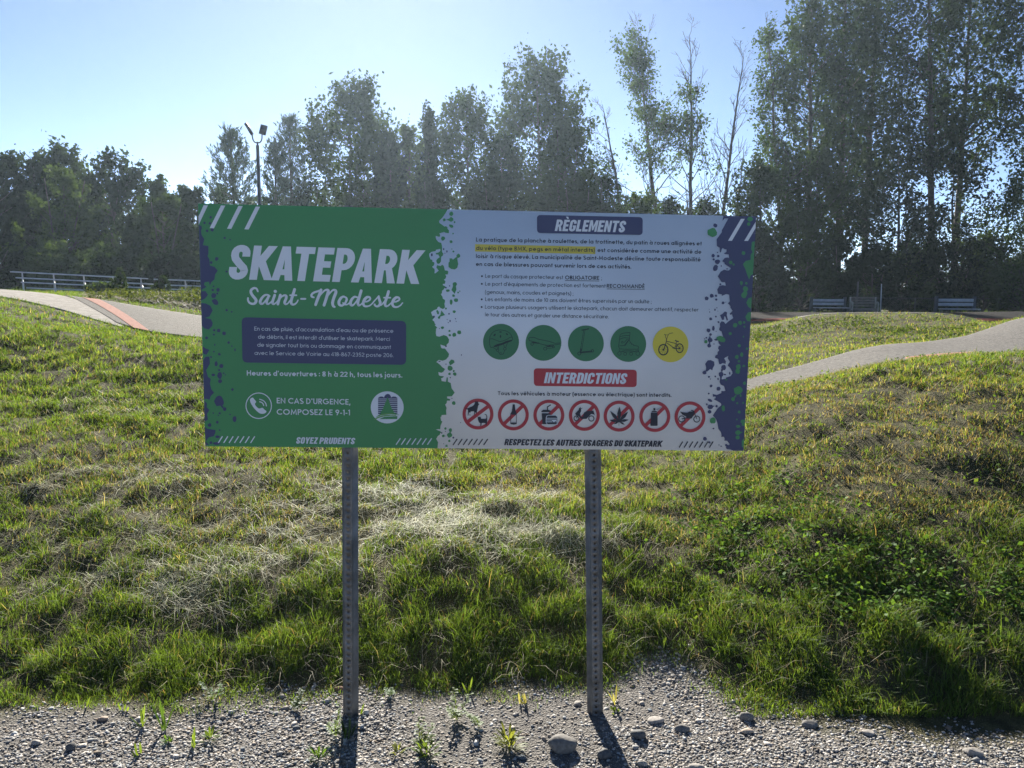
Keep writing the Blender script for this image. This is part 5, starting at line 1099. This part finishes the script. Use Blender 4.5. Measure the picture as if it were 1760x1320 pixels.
slat_m = worn('grey_slat', (.36, .37, .39), (.46, .47, .49), 6, .5, .1, 60)
dk = worn('dark_bench_end', (.05, .055, .06), (.08, .085, .09), 6, .7)
wood_m = worn('weathered_wood', (.16, .125, .105), (.26, .21, .18), 7, .8, .2, 40)
beige = worn('beige_casting', (.36, .33, .28), (.46, .42, .36), 7, .7)
def grey_bench(label, pa, pb, ytop, D):
    A = unp(pa, ytop, D); B = unp(pb, ytop, D); L = B[0] - A[0]; z = hz((A[0] + B[0]) / 2, D); T = A[2] - z
    o = thing('park_bench', label, 'bench', ((A[0] + B[0]) / 2, D, z), 0, 'grey benches facing the track'); u = T / .86
    for s in (-1, 1):
        e = MB(); e.box((s * (L / 2 - .07), 0, .43 * u), (.14, .10, .86 * u), None, .02); e.box((s * (L / 2 - .07), -.25, .21 * u), (.12, .42, .10), None, .02); e.box((s * (L / 2 - .07), -.42, .2 * u), (.12, .09, .40 * u), None, .02)
        e.build('end_frame', dk, o)
    for zz in (.72, .58): 
        k = MB(); k.box((0, -.06, zz * u), (L - .28, .035, .105 * u), None, .008); k.build('back_slat', slat_m, o)
    for yy in (-.14, -.27, -.40):
        k = MB(); k.box((.06, yy, .43 * u), (L - .16, .11, .04), None, .01); k.build('seat_slat', slat_m, o)
    return o
grey_bench('grey slatted bench with dark ends, left of the brown bench', 1392, 1455, 510, 36)
grey_bench('grey slatted bench with dark ends, alone at the right', 1607, 1678, 509, 34)
A = unp(1465, 510, 35.5); B = unp(1503, 510, 35.5); zb2 = hz(A[0], 35.5); Lb = B[0] - A[0]; u = (A[2] - zb2) / .86
wbn = thing('wooden_bench', 'brown wooden bench with pale curved arm frames, between the grey benches', 'bench', ((A[0] + B[0]) / 2, 35.5, zb2), R(-14))
for zz, yy in ((.82, .06), (.72, .04), (.62, .02), (.52, 0)):
    k = MB(); k.box((0, yy, zz * u), (Lb, .035, .085), None, .008); k.build('back_slat', wood_m, wbn)
for yy in (-.1, -.23, -.36, -.49):
    k = MB(); k.box((0, yy, .42 * u), (Lb, .11, .04), None, .01); k.build('seat_slat', wood_m, wbn)
k = MB(); k.box((0, -.555, .36 * u), (Lb, .03, .10)); k.build('front_board', wood_m, wbn)
for s in (-1, 1):
    k = MB(); x = s * (Lb / 2 + .03)
    k.tube(catmull([(x, .02, .5 * u), (x, -.15, .64 * u), (x, -.45, .66 * u), (x, -.58, .58 * u), (x, -.56, .3 * u), (x, -.60, -.02)]), .035, 7); k.tube([(x, .08, .85 * u), (x, 0, .42 * u), (x, .1, -.02)], .035, 7); k.tube([(x, .02, .38 * u), (x, -.56, .38 * u)], .03, 7)
    k.build('arm_frame', beige, wbn, None, True)
# thin stakes and the low wire fence behind the benches
def stake(label, px, y0, D, r, c, tilt, cat='stake', name='stake'):
    a = unp(px, y0, D); z = hz(a[0], D); o = MB(); h = a[2] - z
    o.tube([(0, 0, -.2), (tilt * h * .5, 0, h * .5), (tilt * h, 0, h)], [r, r, r * .9], 8)
    t_o = o.build(name, worn(name + '_paint', c, tuple(k * 1.2 for k in c), 8, .6)); t_o.location = (a[0], D, z); return tag(t_o, label, cat)
stake('thin white stake right of the brown bench', 1517, 488, 35, .022, (.55, .56, .56), -.03)
stake('dark wooden stake just behind the brown bench', 1475, 484, 37, .045, (.10, .09, .085), .0, 'stake', 'wooden_stake')
fm = worn('dark_wire', (.05, .055, .055), (.09, .09, .09), 6, .5)
A = unp(1500, 511, 38.4); B = unp(1720, 513, 38.4); zf = hz(A[0], 38.4); fc = thing('wire_fence', 'low dark wire fence behind the benches', 'fence', (A[0], 38.4, zf)); L = B[0] - A[0]; Hf = A[2] - zf
for i in range(4):
    k = MB(); k.tube([(L * i / 3, 0, -.2), (L * i / 3, 0, Hf)], .03, 8); k.build('post', fm, fc)
k = MB(); k.tube([(0, 0, Hf - .03), (L, 0, Hf - .03)], .02, 6); k.build('rail', fm, fc)
k = MB()
for i in range(60):
    for s in (0, 1):
        x0 = L * i / 60; x1 = x0 + (Hf if s else -Hf)
        if 0 <= x1 <= L: k.tube([(x0, .01, .03), (x1, .01, Hf - .04)], .0025, 3, False)
k.build('wire_mesh', fm, fc)
# ================================================================== GRASS
BLW = leafy('broad_leaf', .45, .006, .5, 1, (1.3, 1.3, .5))
GR = leafy('grass', .58, .02, .5, 1, (1.5, 1.35, .5)); HAY = leafy('dry_grass', .35, .02, .55, 1, (1.1, 1.05, .8))
rng = np.random.default_rng(11)
def scatter(n, y0, y1, power, pxlo=-560, pxhi=2320):
    u = rng.uniform(size=n); k = 1 - power
    y = (y0 ** k + u * (y1 ** k - y0 ** k)) ** (1 / k); px = rng.uniform(pxlo, pxhi, n)
    z = np.full(n, .5)
    for _ in range(3):
        dep = y * cp + (CAMZ - z) * sp; x = (px - CX) / F * dep; z = lookup(colpx(x, y, z), y)
    return x, y
def blades(name, x, y, h, w, cols, lean, M, kind='stuff', flat=None, label=None):
    n = len(x); z = height(x, y) - .006
    a = rng.uniform(0, 6.283, n); dx, dy = np.cos(a), np.sin(a)
    fa = rng.uniform(0, 6.283, n); wx, wy = np.cos(fa), np.sin(fa)
    if flat is not None: wx, wy = -dy, dx
    b0 = np.stack([x, y, z], -1); l1 = lean * h
    if flat is None:
        mid = b0 + np.stack([dx * l1 * .35, dy * l1 * .35, h * .58], -1); tip = b0 + np.stack([dx * l1, dy * l1, h * (1 - .25 * lean)], -1)
    else:
        e = height(x + dx * h * .5, y + dy * h * .5); e2 = height(x + dx * h, y + dy * h)
        up_ = rng.uniform(.004, 1, n) * flat
        b0[:, 2] = z + up_ * .4; mid = np.stack([x + dx * h * .5 + rng.normal(0, .008, n), y + dy * h * .5, e + up_], -1); tip = np.stack([x + dx * h, y + dy * h, e2 + up_ * rng.uniform(.2, 1.2, n)], -1)
    W = np.stack([wx, wy, 0 * wx], -1) * (w / 2)[:, None]
    V = np.stack([b0 - W, b0 + W, mid + W * .85, mid - W * .85, tip + W * .15, tip - W * .15], 1).reshape(-1, 3)
    i = np.arange(n)[:, None] * 6
    Q = np.concatenate([i + np.array([0, 1, 2, 3]), i + np.array([3, 2, 4, 5])], 1).reshape(-1, 4)
    o = mesh_obj(name, V, Q, None, M, None, np.repeat(cols, 6, 0))
    return tag(o, label, 'grass' if label else None, None, kind)
def pxpy(x, y):
    z = height(x, y, False); P = np.stack([x, y, z], -1); return proj(P)
def blob(px, py, cx, cy, rx, ry): return np.exp(-(((px - cx) / rx) ** 2 + ((py - cy) / ry) ** 2))
def regions(x, y):
    """where the turf is lush, dry, strewn with cut hay, or broad leaved"""
    px, py = pxpy(x, y); n1 = fbm(x * 2.2, y * 2.2, 51); n2 = fbm(x * 6, y * 6, 57, 2)
    hay = 1.3 * blob(px, py, 740, 880, 230, 42) + 1.1 * blob(px, py, 880, 930, 170, 26) + .9 * blob(px, py, 560, 905, 130, 22) + .5 * blob(px, py, 250, 1025, 190, 30) + .5 * blob(px, py, 450, 985, 150, 16) + .55 * blob(px, py, 100, 830, 260, 40) + .5 * blob(px, py, 250, 690, 180, 40) + .5 * blob(px, py, 870, 1070, 40, 12) + .35 * blob(px, py, 330, 960, 260, 60) + .3 * blob(px, py, 60, 960, 140, 50)
    dry = 1.0 * blob(px, py, 1650, 800, 220, 90) + .9 * blob(px, py, 1500, 700, 260, 60) + .8 * blob(px, py, 1450, 830, 140, 60) + .55 * blob(px, py, 930, 830, 160, 36) + .6 * blob(px, py, 1180, 900, 70, 60) + .5 * blob(px, py, 420, 880, 240, 80) + .45 * blob(px, py, 150, 800, 220, 60) + .25 * (y > 10.5) * (px > 1200)
    yel = 1.9 * blob(px, py, 930, 822, 150, 34) + .8 * blob(px, py, 1120, 820, 160, 60) + .6 * blob(px, py, 1620, 680, 240, 60) + .8 * blob(px, py, 1350, 625, 160, 36) + .6 * (y > 10.5) * (px > 1200) + .5 * blob(px, py, 120, 620, 260, 40)
    clo = 1.0 * blob(px, py, 1290, 890, 150, 70) + .65 * blob(px, py, 1450, 985, 260, 85) + .55 * blob(px, py, 1650, 1060, 160, 80)
    lush = 1.0 * blob(px, py, 860, 1100, 330, 60) + .6 * blob(px, py, 300, 1130, 300, 50) + .5 * blob(px, py, 1250, 1090, 140, 60) + .5 * blob(px, py, 1650, 1120, 180, 70)
    return px, py, hay * (.55 + n1), dry * (.4 + 1.2 * n2), yel * (.5 + n1), clo * (.5 + n1), lush, n1, n2
def turf(n, y0, y1, power, hs, ws, name):
    x, y = scatter(n, y0, y1, power); px = colpx(x, y, height(x, y, False))
    e = y - edge(px) + (fbm(x * 5, y * 5, 33) - .5) * .22
    clump = fbm(x * 9, y * 9, 71, 2)
    ok = (rng.uniform(size=n) < smooth(-.28, .12, e) ** 2) & ~on_track(px, y, -.03) & (rng.uniform(size=n) < .12 + 1.2 * smooth(.34, .60, clump)); x, y, e, clump = x[ok], y[ok], e[ok], clump[ok]
    k2 = rng.uniform(size=len(x)) < 1 - .5 * np.clip(regions(x, y)[3] - .15, 0, 1); x, y, e, clump = x[k2], y[k2], e[k2], clump[k2]
    px, py, hay, dry, yel, clo, lush, n1, n2 = regions(x, y); m_ = len(x); u = rng.uniform(size=m_)
    h = hs * (.45 + .8 * rng.uniform(size=m_)) * (.55 + .9 * clump) * (1 + .75 * lush - .35 * np.clip(dry, 0, 1) - .3 * np.clip(hay, 0, 1)) * np.clip(.5 + e * 2.5, .45, 1) * (1 + .8 * (u > .985))
    w = ws * rng.uniform(.6, 1.3, m_) * np.clip(y / 4.2, .8, 2.1)
    g0 = np.array([.050, .098, .020]); g1 = np.array([.125, .205, .040]); ye = np.array([.20, .25, .06]); st = np.array([.28, .265, .18]); br = np.array([.19, .145, .08])
    t = np.clip(.15 + .8 * n1 * rng.uniform(.5, 1.3, m_), 0, 1)[:, None]; c = g0 + (g1 - g0) * t
    pick = rng.uniform(size=m_)
    s_ = pick < np.clip(.045 + .25 * dry + .10 * hay, 0, .5); c[s_] = st * rng.uniform(.55, 1.1, (s_.sum(), 1))
    s_ = (pick > .60) & (pick < .60 + .32 * np.clip(yel, 0, 1.1)); c[s_] = ye * rng.uniform(.7, 1.1, (s_.sum(), 1))
    s_ = pick > 1 - np.clip(.26 * dry + .03, 0, .4); c[s_] = br * rng.uniform(.6, 1.2, (s_.sum(), 1))
    c = c * (1 + rng.uniform(-.45, .45, (m_, 1)) * np.clip(7 / y, .4, 1)[:, None])
    blades(name, x, y, h, w, c, rng.uniform(.1, 1.1, m_), GR)
turf(420000, 2.9, 6.2, 1.25, .054, .0030, 'lawn_grass')
turf(235000, 6.0, 9.2, 1.2, .055, .0033, 'lawn_grass')
turf(260000, 8.8, 26, 1.6, .055, .0044, 'lawn_grass')
def far_turf():
    x, y = scatter(75000, 24, 46, 1.5); px = colpx(x, y, height(x, y, False)); ok = ~on_track(px, y, .1); x, y = x[ok], y[ok]; m_ = len(x)
    c = np.array([.05, .085, .022]) * rng.uniform(.5, 1.4, (m_, 1)); blades('meadow_grass', x, y, .14 * rng.uniform(.4, 1.4, m_), .014 * rng.uniform(.7, 1.3, m_), c, rng.uniform(.1, 1, m_), GR)
far_turf()
# cut hay lying on the turf
x, y = scatter(700000, 3.1, 8.0, 1.2); px, py, hay, dry, yel, clo, lush, n1, n2 = regions(x, y)
streak = fbm(x * 3.2 + y * 2, y * 17 - x * 3.5, 91, 2)
ok = (rng.uniform(size=len(x)) < np.clip(hay * .42 - .04, 0, .42) * smooth(.47, .62, streak)) & (y - edge(px) > .1); x, y = x[ok], y[ok]; m_ = len(x)
c = np.array([.58, .59, .43]) * rng.uniform(.45, 1.15, (m_, 1)) * np.array([1, 1, 1]) + rng.uniform(-.03, .03, (m_, 1)) * np.array([1, .2, -.6]); c = np.clip(c, .02, 1)
blades('cut_hay', x, y, rng.uniform(.07, .20, m_), .0025 * rng.uniform(.6, 1.3, m_) * np.clip(y / 4, .8, 2), c, rng.uniform(.2, 1, m_), HAY, 'stuff', .012 + .045 * smooth(.5, .72, streak[ok]))
# stray dry stalks everywhere
x, y = scatter(19000, 3.1, 9.0, 1.3); px = colpx(x, y, height(x, y, False)); ok = (y - edge(px) > .05) & ~on_track(px, y, .05); x, y = x[ok], y[ok]; m_ = len(x)
blades('dry_stalks', x, y, rng.uniform(.06, .20, m_), .0024 * rng.uniform(.6, 1.2, m_) * np.clip(y / 4, .8, 2), np.array([.36, .32, .21]) * rng.uniform(.5, 1.1, (m_, 1)), rng.uniform(.2, 1, m_), HAY, 'stuff', .07)
# clover and other broad leaves on the right slope
def broadleaf(name, x, y, hgt, size, c0, c1):
    m_ = len(x); z = height(x, y) + hgt * rng.uniform(.2, 1, m_); P = np.stack([x, y, z], -1)
    cols = np.array(c0) + (np.array(c1) - np.array(c0)) * rng.uniform(0, 1, (m_, 1)); nrm = rng.normal(0, .45, (m_, 3)) + [0, -.15, 1]; nrm /= np.linalg.norm(nrm, axis=1)[:, None]
    a = np.cross(nrm, rng.normal(size=(m_, 3))); a /= np.linalg.norm(a, axis=1)[:, None]; b_ = np.cross(nrm, a); L = size * rng.uniform(.6, 1.4, m_)[:, None]
    V = np.stack([P - a * L * .55, P + b_ * L * .36 - a * L * .05, P + a * L * .5 - nrm * L * .10, P - b_ * L * .36 - a * L * .05], 1).reshape(-1, 3)
    return tag(mesh_obj(name, V, np.arange(4 * m_).reshape(-1, 4), None, BLW, None, np.repeat(cols, 4, 0)), None, None, None, 'stuff')
x, y = scatter(260000, 3.2, 8.0, 1.25); px, py, hay, dry, yel, clo, lush, n1, n2 = regions(x, y)
ok = (rng.uniform(size=len(x)) < np.clip(clo * .9 - .15, 0, .45) * smooth(.35, .6, fbm(x * 7, y * 7, 44, 2))) & (y - edge(px) > .15); broadleaf('clover_patch', x[ok], y[ok], .08, .024, (.05, .11, .025), (.13, .22, .045))
x, y = scatter(11000, 3.2, 9.0, 1.25); px = colpx(x, y, height(x, y, False)); ok = (y - edge(px) > .1) & (px > 1150) & ~on_track(px, y, .05); broadleaf('broad_leaf_weeds', x[ok], y[ok], .07, .026, (.06, .115, .025), (.14, .20, .045))
# scrubby growth on the mound by the bleachers and on the far mound
def scrub(n, p0, p1, y0, y1, hgt, size, c0, c1, name):
    px = rng.uniform(p0, p1, n); y = rng.uniform(y0, y1, n); x = (px - CX) / F * (y * cp + .8 * sp); q = fbm(x * 1.3, y * 1.3, 66); ok = (rng.uniform(size=n) < smooth(.42, .62, q)) & ~on_track(px, y, .05); x, y, q = x[ok], y[ok], q[ok]
    m_ = len(x); z = height(x, y) + hgt * rng.uniform(0, 1, m_) * smooth(.4, .75, q); c = np.array(c0) + (np.array(c1) - np.array(c0)) * rng.uniform(0, 1, (m_, 1))
    V, qd, cc = leaves_mesh(rng, np.stack([x, y, z], -1), size, c); tag(mesh_obj(name, V, qd, None, BLW, None, cc), None, None, None, 'stuff')
scrub(9000, 150, 420, 13.8, 17.0, .22, .055, (.04, .06, .02), (.11, .13, .04), 'mound_scrub')
scrub(6000, 1260, 1680, 12.4, 16.2, .10, .05, (.03, .055, .016), (.09, .12, .03), 'mound_scrub')
x, y = scatter(5000, 13.8, 18.5, .9, 150, 420); m_ = len(x); blades('pale_debris', x, y, rng.uniform(.1, .35, m_), .018 * rng.uniform(.5, 1.2, m_), np.array([.38, .36, .32]) * rng.uniform(.4, 1.1, (m_, 1)), rng.uniform(.2, 1, m_), HAY, 'stuff', .08)
# ================================================================== GRAVEL
ICO_V = []; ph_ = (1 + 5 ** .5) / 2
for s1 in (-1, 1):
    for s2 in (-1, 1): ICO_V += [(0, s1, s2 * ph_), (s1, s2 * ph_, 0), (s2 * ph_, 0, s1)]
ICO_V = np.array(ICO_V, float); ICO_V /= np.linalg.norm(ICO_V[0])
ICO_F = [(i, j, k) for i in range(12) for j in range(i + 1, 12) for k in range(j + 1, 12) if all(np.linalg.norm(ICO_V[a] - ICO_V[b_]) < 1.06 for a, b_ in ((i, j), (j, k), (i, k)))]
ICO_F = np.array([f if np.dot(np.cross(ICO_V[f[1]] - ICO_V[f[0]], ICO_V[f[2]] - ICO_V[f[0]]), ICO_V[f[0]]) > 0 else (f[0], f[2], f[1]) for f in ICO_F])
STONE = bpy.data.materials.new('stone'); STONE.use_nodes = True; b = STONE.node_tree.nodes['Principled BSDF']; b.inputs['Roughness'].default_value = .8; b.inputs['Specular IOR Level'].default_value = .3
a_ = nd(STONE, 'ShaderNodeAttribute'); a_.attribute_name = 'Col'; tcs = nd(STONE, 'ShaderNodeTexCoord'); ns = nd(STONE, 'ShaderNodeTexNoise'); ns.inputs['Scale'].default_value = 90; ns.inputs['Detail'].default_value = 5
mr = nd(STONE, 'ShaderNodeMapRange'); mr.inputs[1].default_value = .3; mr.inputs[2].default_value = .7; mr.inputs[3].default_value = .7; mr.inputs[4].default_value = 1.25
mu = nd(STONE, 'ShaderNodeVectorMath', operation='SCALE'); lk(STONE, tcs.outputs['Object'], ns.inputs['Vector']); lk(STONE, ns.outputs[0], mr.inputs[0]); lk(STONE, a_.outputs['Color'], mu.inputs[0]); lk(STONE, mr.outputs[0], mu.inputs['Scale']); lk(STONE, mu.outputs[0], b.inputs['Base Color'])
bp = nd(STONE, 'ShaderNodeBump'); bp.inputs['Strength'].default_value = .4; bp.inputs['Distance'].default_value = .004; lk(STONE, ns.outputs[0], bp.inputs['Height']); lk(STONE, bp.outputs[0], b.inputs['Normal'])
def stones(name, n, y0, y1, smin, smax, pw, sub):
    x, y = scatter(n, y0, y1, 1.001); px = colpx(x, y, np.zeros(n)); e = y - edge(px) + (fbm(x * 5, y * 5, 33) - .5) * .22
    ok = (rng.uniform(size=n) > smooth(-.12, .14, e)) & (rng.uniform(size=n) < .25 + smooth(.38, .6, fbm(x * 2.4, y * 3.4, 19))); x, y = x[ok], y[ok]; n = len(x)
    s = smin + (smax - smin) * rng.uniform(size=n) ** pw; z = height(x, y) + s * rng.uniform(-.05, .22, n)
    S = s[:, None] * np.stack([rng.uniform(.7, 1.3, n), rng.uniform(.6, 1.05, n), rng.uniform(.3, .65, n)], -1)
    V = ICO_V[None] * (1 + rng.uniform(-.38, .38, (n, 12, 1))) * S[:, None, :]
    th = rng.uniform(0, 6.28, n); ti = rng.normal(0, .3, n); c, q = np.cos(th)[:, None], np.sin(th)[:, None]; ct, st = np.cos(ti)[:, None], np.sin(ti)[:, None]
    X, Y, Z = V[..., 0], V[..., 1], V[..., 2]; X, Z = X * ct - Z * st, X * st + Z * ct; X, Y = X * c - Y * q, X * q + Y * c
    V = np.stack([X + x[:, None], Y + y[:, None], Z + z[:, None]], -1).reshape(-1, 3)
    T = (np.arange(n)[:, None, None] * 12 + ICO_F[None]).reshape(-1, 3)
    base = np.array([.215, .207, .196]) * (rng.uniform(.45, 1.9, n) ** 1.0)[:, None] + rng.normal(0, .014, (n, 1)) * np.array([1.2, 0, -1.2]); base = np.clip(base, .03, .6)
    return tag(mesh_obj(name, V, None, T, STONE, None, np.repeat(base, 12, 0)), None, None, None, 'stuff')
stones('gravel', 120000, 2.2, 3.6, .0026, .0090, 1.5, 0)
stones('gravel', 2600, 2.2, 3.6, .0070, .017, 2.8, 0)
def rock(label, px, py, wpx, hpx, tone, seed, flat=.6, rz=0.0):
    r_ = np.random.default_rng(seed); D = CAMZ / math.tan(PITCH + math.atan((py - CY) / F)); p = unp(px, py, D); zg = hz(p[0], D); dep = D * cp + CAMZ * sp
    sx = wpx / F * dep / 2; szz = hpx / F * dep / 2; bm = bpy.data.meshes.new('tmp')
    import bmesh
    b_ = bmesh.new(); bmesh.ops.create_icosphere(b_, subdivisions=3, radius=1.0)
    dirs = r_.normal(size=(9, 3)); dirs /= np.linalg.norm(dirs, axis=1)[:, None]; lim = r_.uniform(.62, .92, 9)
    V = np.array([v.co[:] for v in b_.verts]); F_ = [[v.index for v in f.verts] for f in b_.faces]; b_.free(); bpy.data.meshes.remove(bm)
    for d, l in zip(dirs, lim):                   # broken flats
        k = V @ d; over = np.maximum(k - l, 0); V = V - over[:, None] * d * .85
    V += r_.normal(0, .012, V.shape); V = V * [sx * 1.08, max(sx * .7, szz), szz]
    c, q = math.cos(rz), math.sin(rz); V = V @ np.array([[c, -q, 0], [q, c, 0], [0, 0, 1]]).T
    o = mesh_obj('rock', V, None, F_, STONE, None, np.repeat(np.array([tone]), len(V), 0), True); o.location = (p[0], D, zg + szz * .45); return tag(o, label, 'rock', 'loose rocks on the gravel')
T1, T2_, T3 = (.16, .155, .145), (.085, .09, .095), (.27, .255, .235)
rock('largest angular grey rock, at the bottom of the photo between the posts', 965, 1288, 52, 36, T1, 1)
rock('smooth dark rounded stone in the shadow edge of the right post', 1038, 1302, 24, 22, T2_, 2)
rock('dark blocky rock right of the shadow of the right post', 1097, 1266, 27, 20, T2_, 3)
rock('flat pale slab of stone lying right of the right post', 1126, 1236, 30, 9, T3, 4, rz=.2)
rock('brownish wedge rock farther right of the flat pale slab', 1172, 1251, 26, 15, T1, 5)
rock('grey rock at the foot of the grass, above the wedge rock', 1283, 1232, 24, 19, T1, 6)
rock('tan flat stone below the grey rock at the foot of the grass', 1284, 1256, 22, 10, (.36, .30, .24), 7)
rock('long pale pebble near the right bottom corner', 1673, 1288, 30, 17, T3, 8, rz=-.4)
rock('grey oblong stone at the edge of the grass on the right', 1392, 1243, 26, 14, T1, 9)
rock('pale half buried stone at the bottom edge right of the shadow', 1197, 1316, 28, 12, T3, 10)
rock('pale flat stone under the grass edge at the right', 1492, 1258, 24, 9, T3, 11)
rock('pale rounded pebble in front of the largest rock at the bottom edge', 1104, 1313, 18, 12, T3, 12)
rock('dark standing stone at the bottom left', 123, 1297, 15, 17, T2_, 13)
rock('pale grey stone left of the dark standing stone', 62, 1288, 16, 12, T3, 14)
rock('flat brown stone near the grass edge at the left', 178, 1246, 20, 8, (.24, .19, .15), 15)
rock('rusty brown chunk beside the foot of the left post', 583, 1191, 16, 9, (.20, .12, .08), 16)
rock('thin pale splinter of stone left of the foot of the right post', 992, 1208, 17, 7, T3, 17, rz=.8)
rock('round white pebble right of the foot of the left post', 630, 1231, 10, 9, (.5, .48, .45), 18)
# ================================================================== WEEDS in the gravel
WEED = leafy('weed_leaf', .55, .025, .55, 1, (1.4, 1.35, .5))
def weed(label, px, py, hpx, kind, seed, tone=(.09, .15, .03), n=None):
    r_ = np.random.default_rng(seed); D = CAMZ / math.tan(PITCH + math.atan((py - CY) / F)); p = unp(px, py, D); zg = hz(p[0], D); h = 1.12 * hpx / F * (D * cp + CAMZ * sp)
    V = []; Q = []; C = []; k = 0
    def leaf(a, d, L, W, droop):
        nonlocal k
        d = d / np.linalg.norm(d); s = np.cross(d, [0, 0, 1.0]); s = s / (np.linalg.norm(s) + 1e-6)
        if abs(d[2]) > .9: s = np.array([math.cos(seed + k), math.sin(seed + k), 0])
        pts = [a, a + d * L * .4 - np.array([0, 0, droop * .1 * L]), a + d * L * .75 - np.array([0, 0, droop * .35 * L]), a + d * L - np.array([0, 0, droop * .8 * L])]
        for q_, ww in zip(pts, (.35, 1, .8, .08)): V.extend([q_ - s * W * ww / 2, q_ + s * W * ww / 2])
        for i in range(3): Q.append([k + 2 * i, k + 2 * i + 1, k + 2 * i + 3, k + 2 * i + 2])
        C.extend([np.array(tone) * r_.uniform(.65, 1.3)] * 8); k += 8
    if kind == 'grass':
        for i in range(n or 9):
            a = r_.uniform(0, 6.28); t = r_.uniform(.05, .75); leaf(np.array([r_.normal(0, .008), r_.normal(0, .008), 0]), np.array([math.cos(a) * t, math.sin(a) * t, 1.0]), h * r_.uniform(.5, 1.08), .0085, .25 * t)
    elif kind == 'rosette':
        for i in range(n or 26):
            a = r_.uniform(0, 6.28); t = r_.uniform(.2, 1.6); st = np.array([math.cos(a), math.sin(a), 0]) * r_.uniform(0, .02); leaf(st + [0, 0, h * r_.uniform(0, .4)], np.array([math.cos(a) * t, math.sin(a) * t, 1.0]), h * r_.uniform(.35, .8), .009, .4)
    else:
        for s in range(n or 3):
            a = r_.uniform(0, 6.28); q = np.array([math.cos(a), math.sin(a), 0]) * (.02 if (n or 3) > 1 else 0)
            hh_ = h * r_.uniform(.7, 1); leaf(q * 0, q * 3 + [0, 0, hh_], hh_, .0035, 0)
            for z in np.arange(.2, 1.02, .085):
                for e in range(2):
                    b_ = r_.uniform(0, 6.28); leaf(q * 3 * z + [0, 0, hh_ * z], np.array([math.cos(b_), math.sin(b_), .55]), h * .30 * (1.15 - z * .6), .0095, .35)
    o = mesh_obj('weed', V, Q, None, WEED, None, C); o.location = (p[0], D, zg - .003); return tag(o, label, 'weed', 'weeds growing in the gravel')
YG = (.12, .18, .035); GG = (.07, .13, .028); DG_ = (.05, .09, .03)
weed('two tall grass shoots left of a forked one in the gravel at the left', 245, 1252, 48, 'grass', 1, YG, 5)
weed('forked tall grass shoot in the gravel, right of the two shoots', 279, 1255, 54, 'grass', 2, GG, 6)
weed('small fan of grass near the turf edge at the left', 213, 1228, 24, 'grass', 3, YG, 6)
weed('single upright grass blade below the turf edge at the far left', 142, 1224, 28, 'grass', 4, YG, 3)
weed('short yellow blade in the gravel below the tall shoots', 237, 1302, 24, 'grass', 5, YG, 4)
weed('bushy upright weed with narrow leaves at the left turf edge', 372, 1204, 36, 'stem', 6, GG, 2)
weed('leafy weed with round yellow leaves in the gravel at the left', 362, 1276, 30, 'rosette', 7, YG, 16)
weed('flat green weed left of the leafy yellow one', 290, 1278, 16, 'rosette', 8, GG, 22)
weed('pointed green leaf weed left of the round leaved one', 335, 1286, 32, 'grass', 9, YG, 4)
weed('tufted weed between the turf edge and the left post', 503, 1222, 30, 'stem', 10, DG_, 3)
weed('grassy weed in the shadow strip of the left post', 597, 1270, 44, 'grass', 11, DG_, 14)
weed('pale weed just left of the shadow of the left post', 578, 1268, 40, 'stem', 12, YG, 3)
weed('thin yellow blade touching the foot of the left post on its right', 617, 1232, 26, 'grass', 13, YG, 3)
weed('low spreading weed at the bottom left of the left post', 545, 1308, 34, 'rosette', 14, GG, 30)
weed('feathery tall weed in the gravel, second right of the left post', 786, 1238, 42, 'stem', 15, (.12, .17, .05), 4)
weed('feathery smaller weed right of the feathery tall one', 824, 1250, 34, 'stem', 16, (.12, .17, .05), 3)
weed('forked grass seedling left of the feathery tall weed', 806, 1194, 34, 'grass', 17, YG, 4)
weed('widest mat of yellow green weed above the largest rock', 874, 1288, 44, 'rosette', 18, (.15, .17, .05), 60)
weed('bright leafy weed with broad blades right of the left post shadow', 735, 1304, 50, 'rosette', 19, YG, 26)
weed('small pale weed halfway between the posts near the bottom', 722, 1292, 46, 'stem', 20, (.13, .17, .05), 4)
weed('thin seedling at the turf edge near the middle of the posts', 672, 1196, 26, 'stem', 21, GG, 2)
weed('dry forked stalk near the turf edge left of the right post', 898, 1210, 26, 'grass', 22, (.20, .19, .10), 5)
weed('dry grass stalks just right of the right post', 1056, 1204, 38, 'grass', 23, (.20, .19, .09), 5)
weed('small yellow seedling at the foot of the right post', 1056, 1222, 14, 'rosette', 24, YG, 10)
weed('tall pale grass stalks at the corner of turf and gravel right of the right post', 1140, 1130, 44, 'grass', 25, YG, 8)
weed('yellow leaf rosette left of the middle weed near the bottom edge', 684, 1300, 26, 'rosette', 26, (.20, .22, .05), 12)
weed('creeping weed in the gravel below the right turf edge', 1480, 1212, 22, 'rosette', 27, DG_, 40)
# ================================================================== AIR
hzm = bpy.data.materials.new('haze_air'); hzm.use_nodes = True; hn = hzm.node_tree.nodes; hn.clear()
ho = hn.new('ShaderNodeOutputMaterial'); hv = hn.new('ShaderNodeVolumePrincipled')
hv.inputs['Color'].default_value = (.62, .80, 1.0, 1); hv.inputs['Density'].default_value = .0005; hv.inputs['Anisotropy'].default_value = .6
lk(hzm, hv.outputs[0], ho.inputs['Volume'])
hb_ = MB(); hb_.box((0, 260, 12), (1090, 700, 33)); tag(hb_.build('haze', hzm), None, None, None, 'stuff')
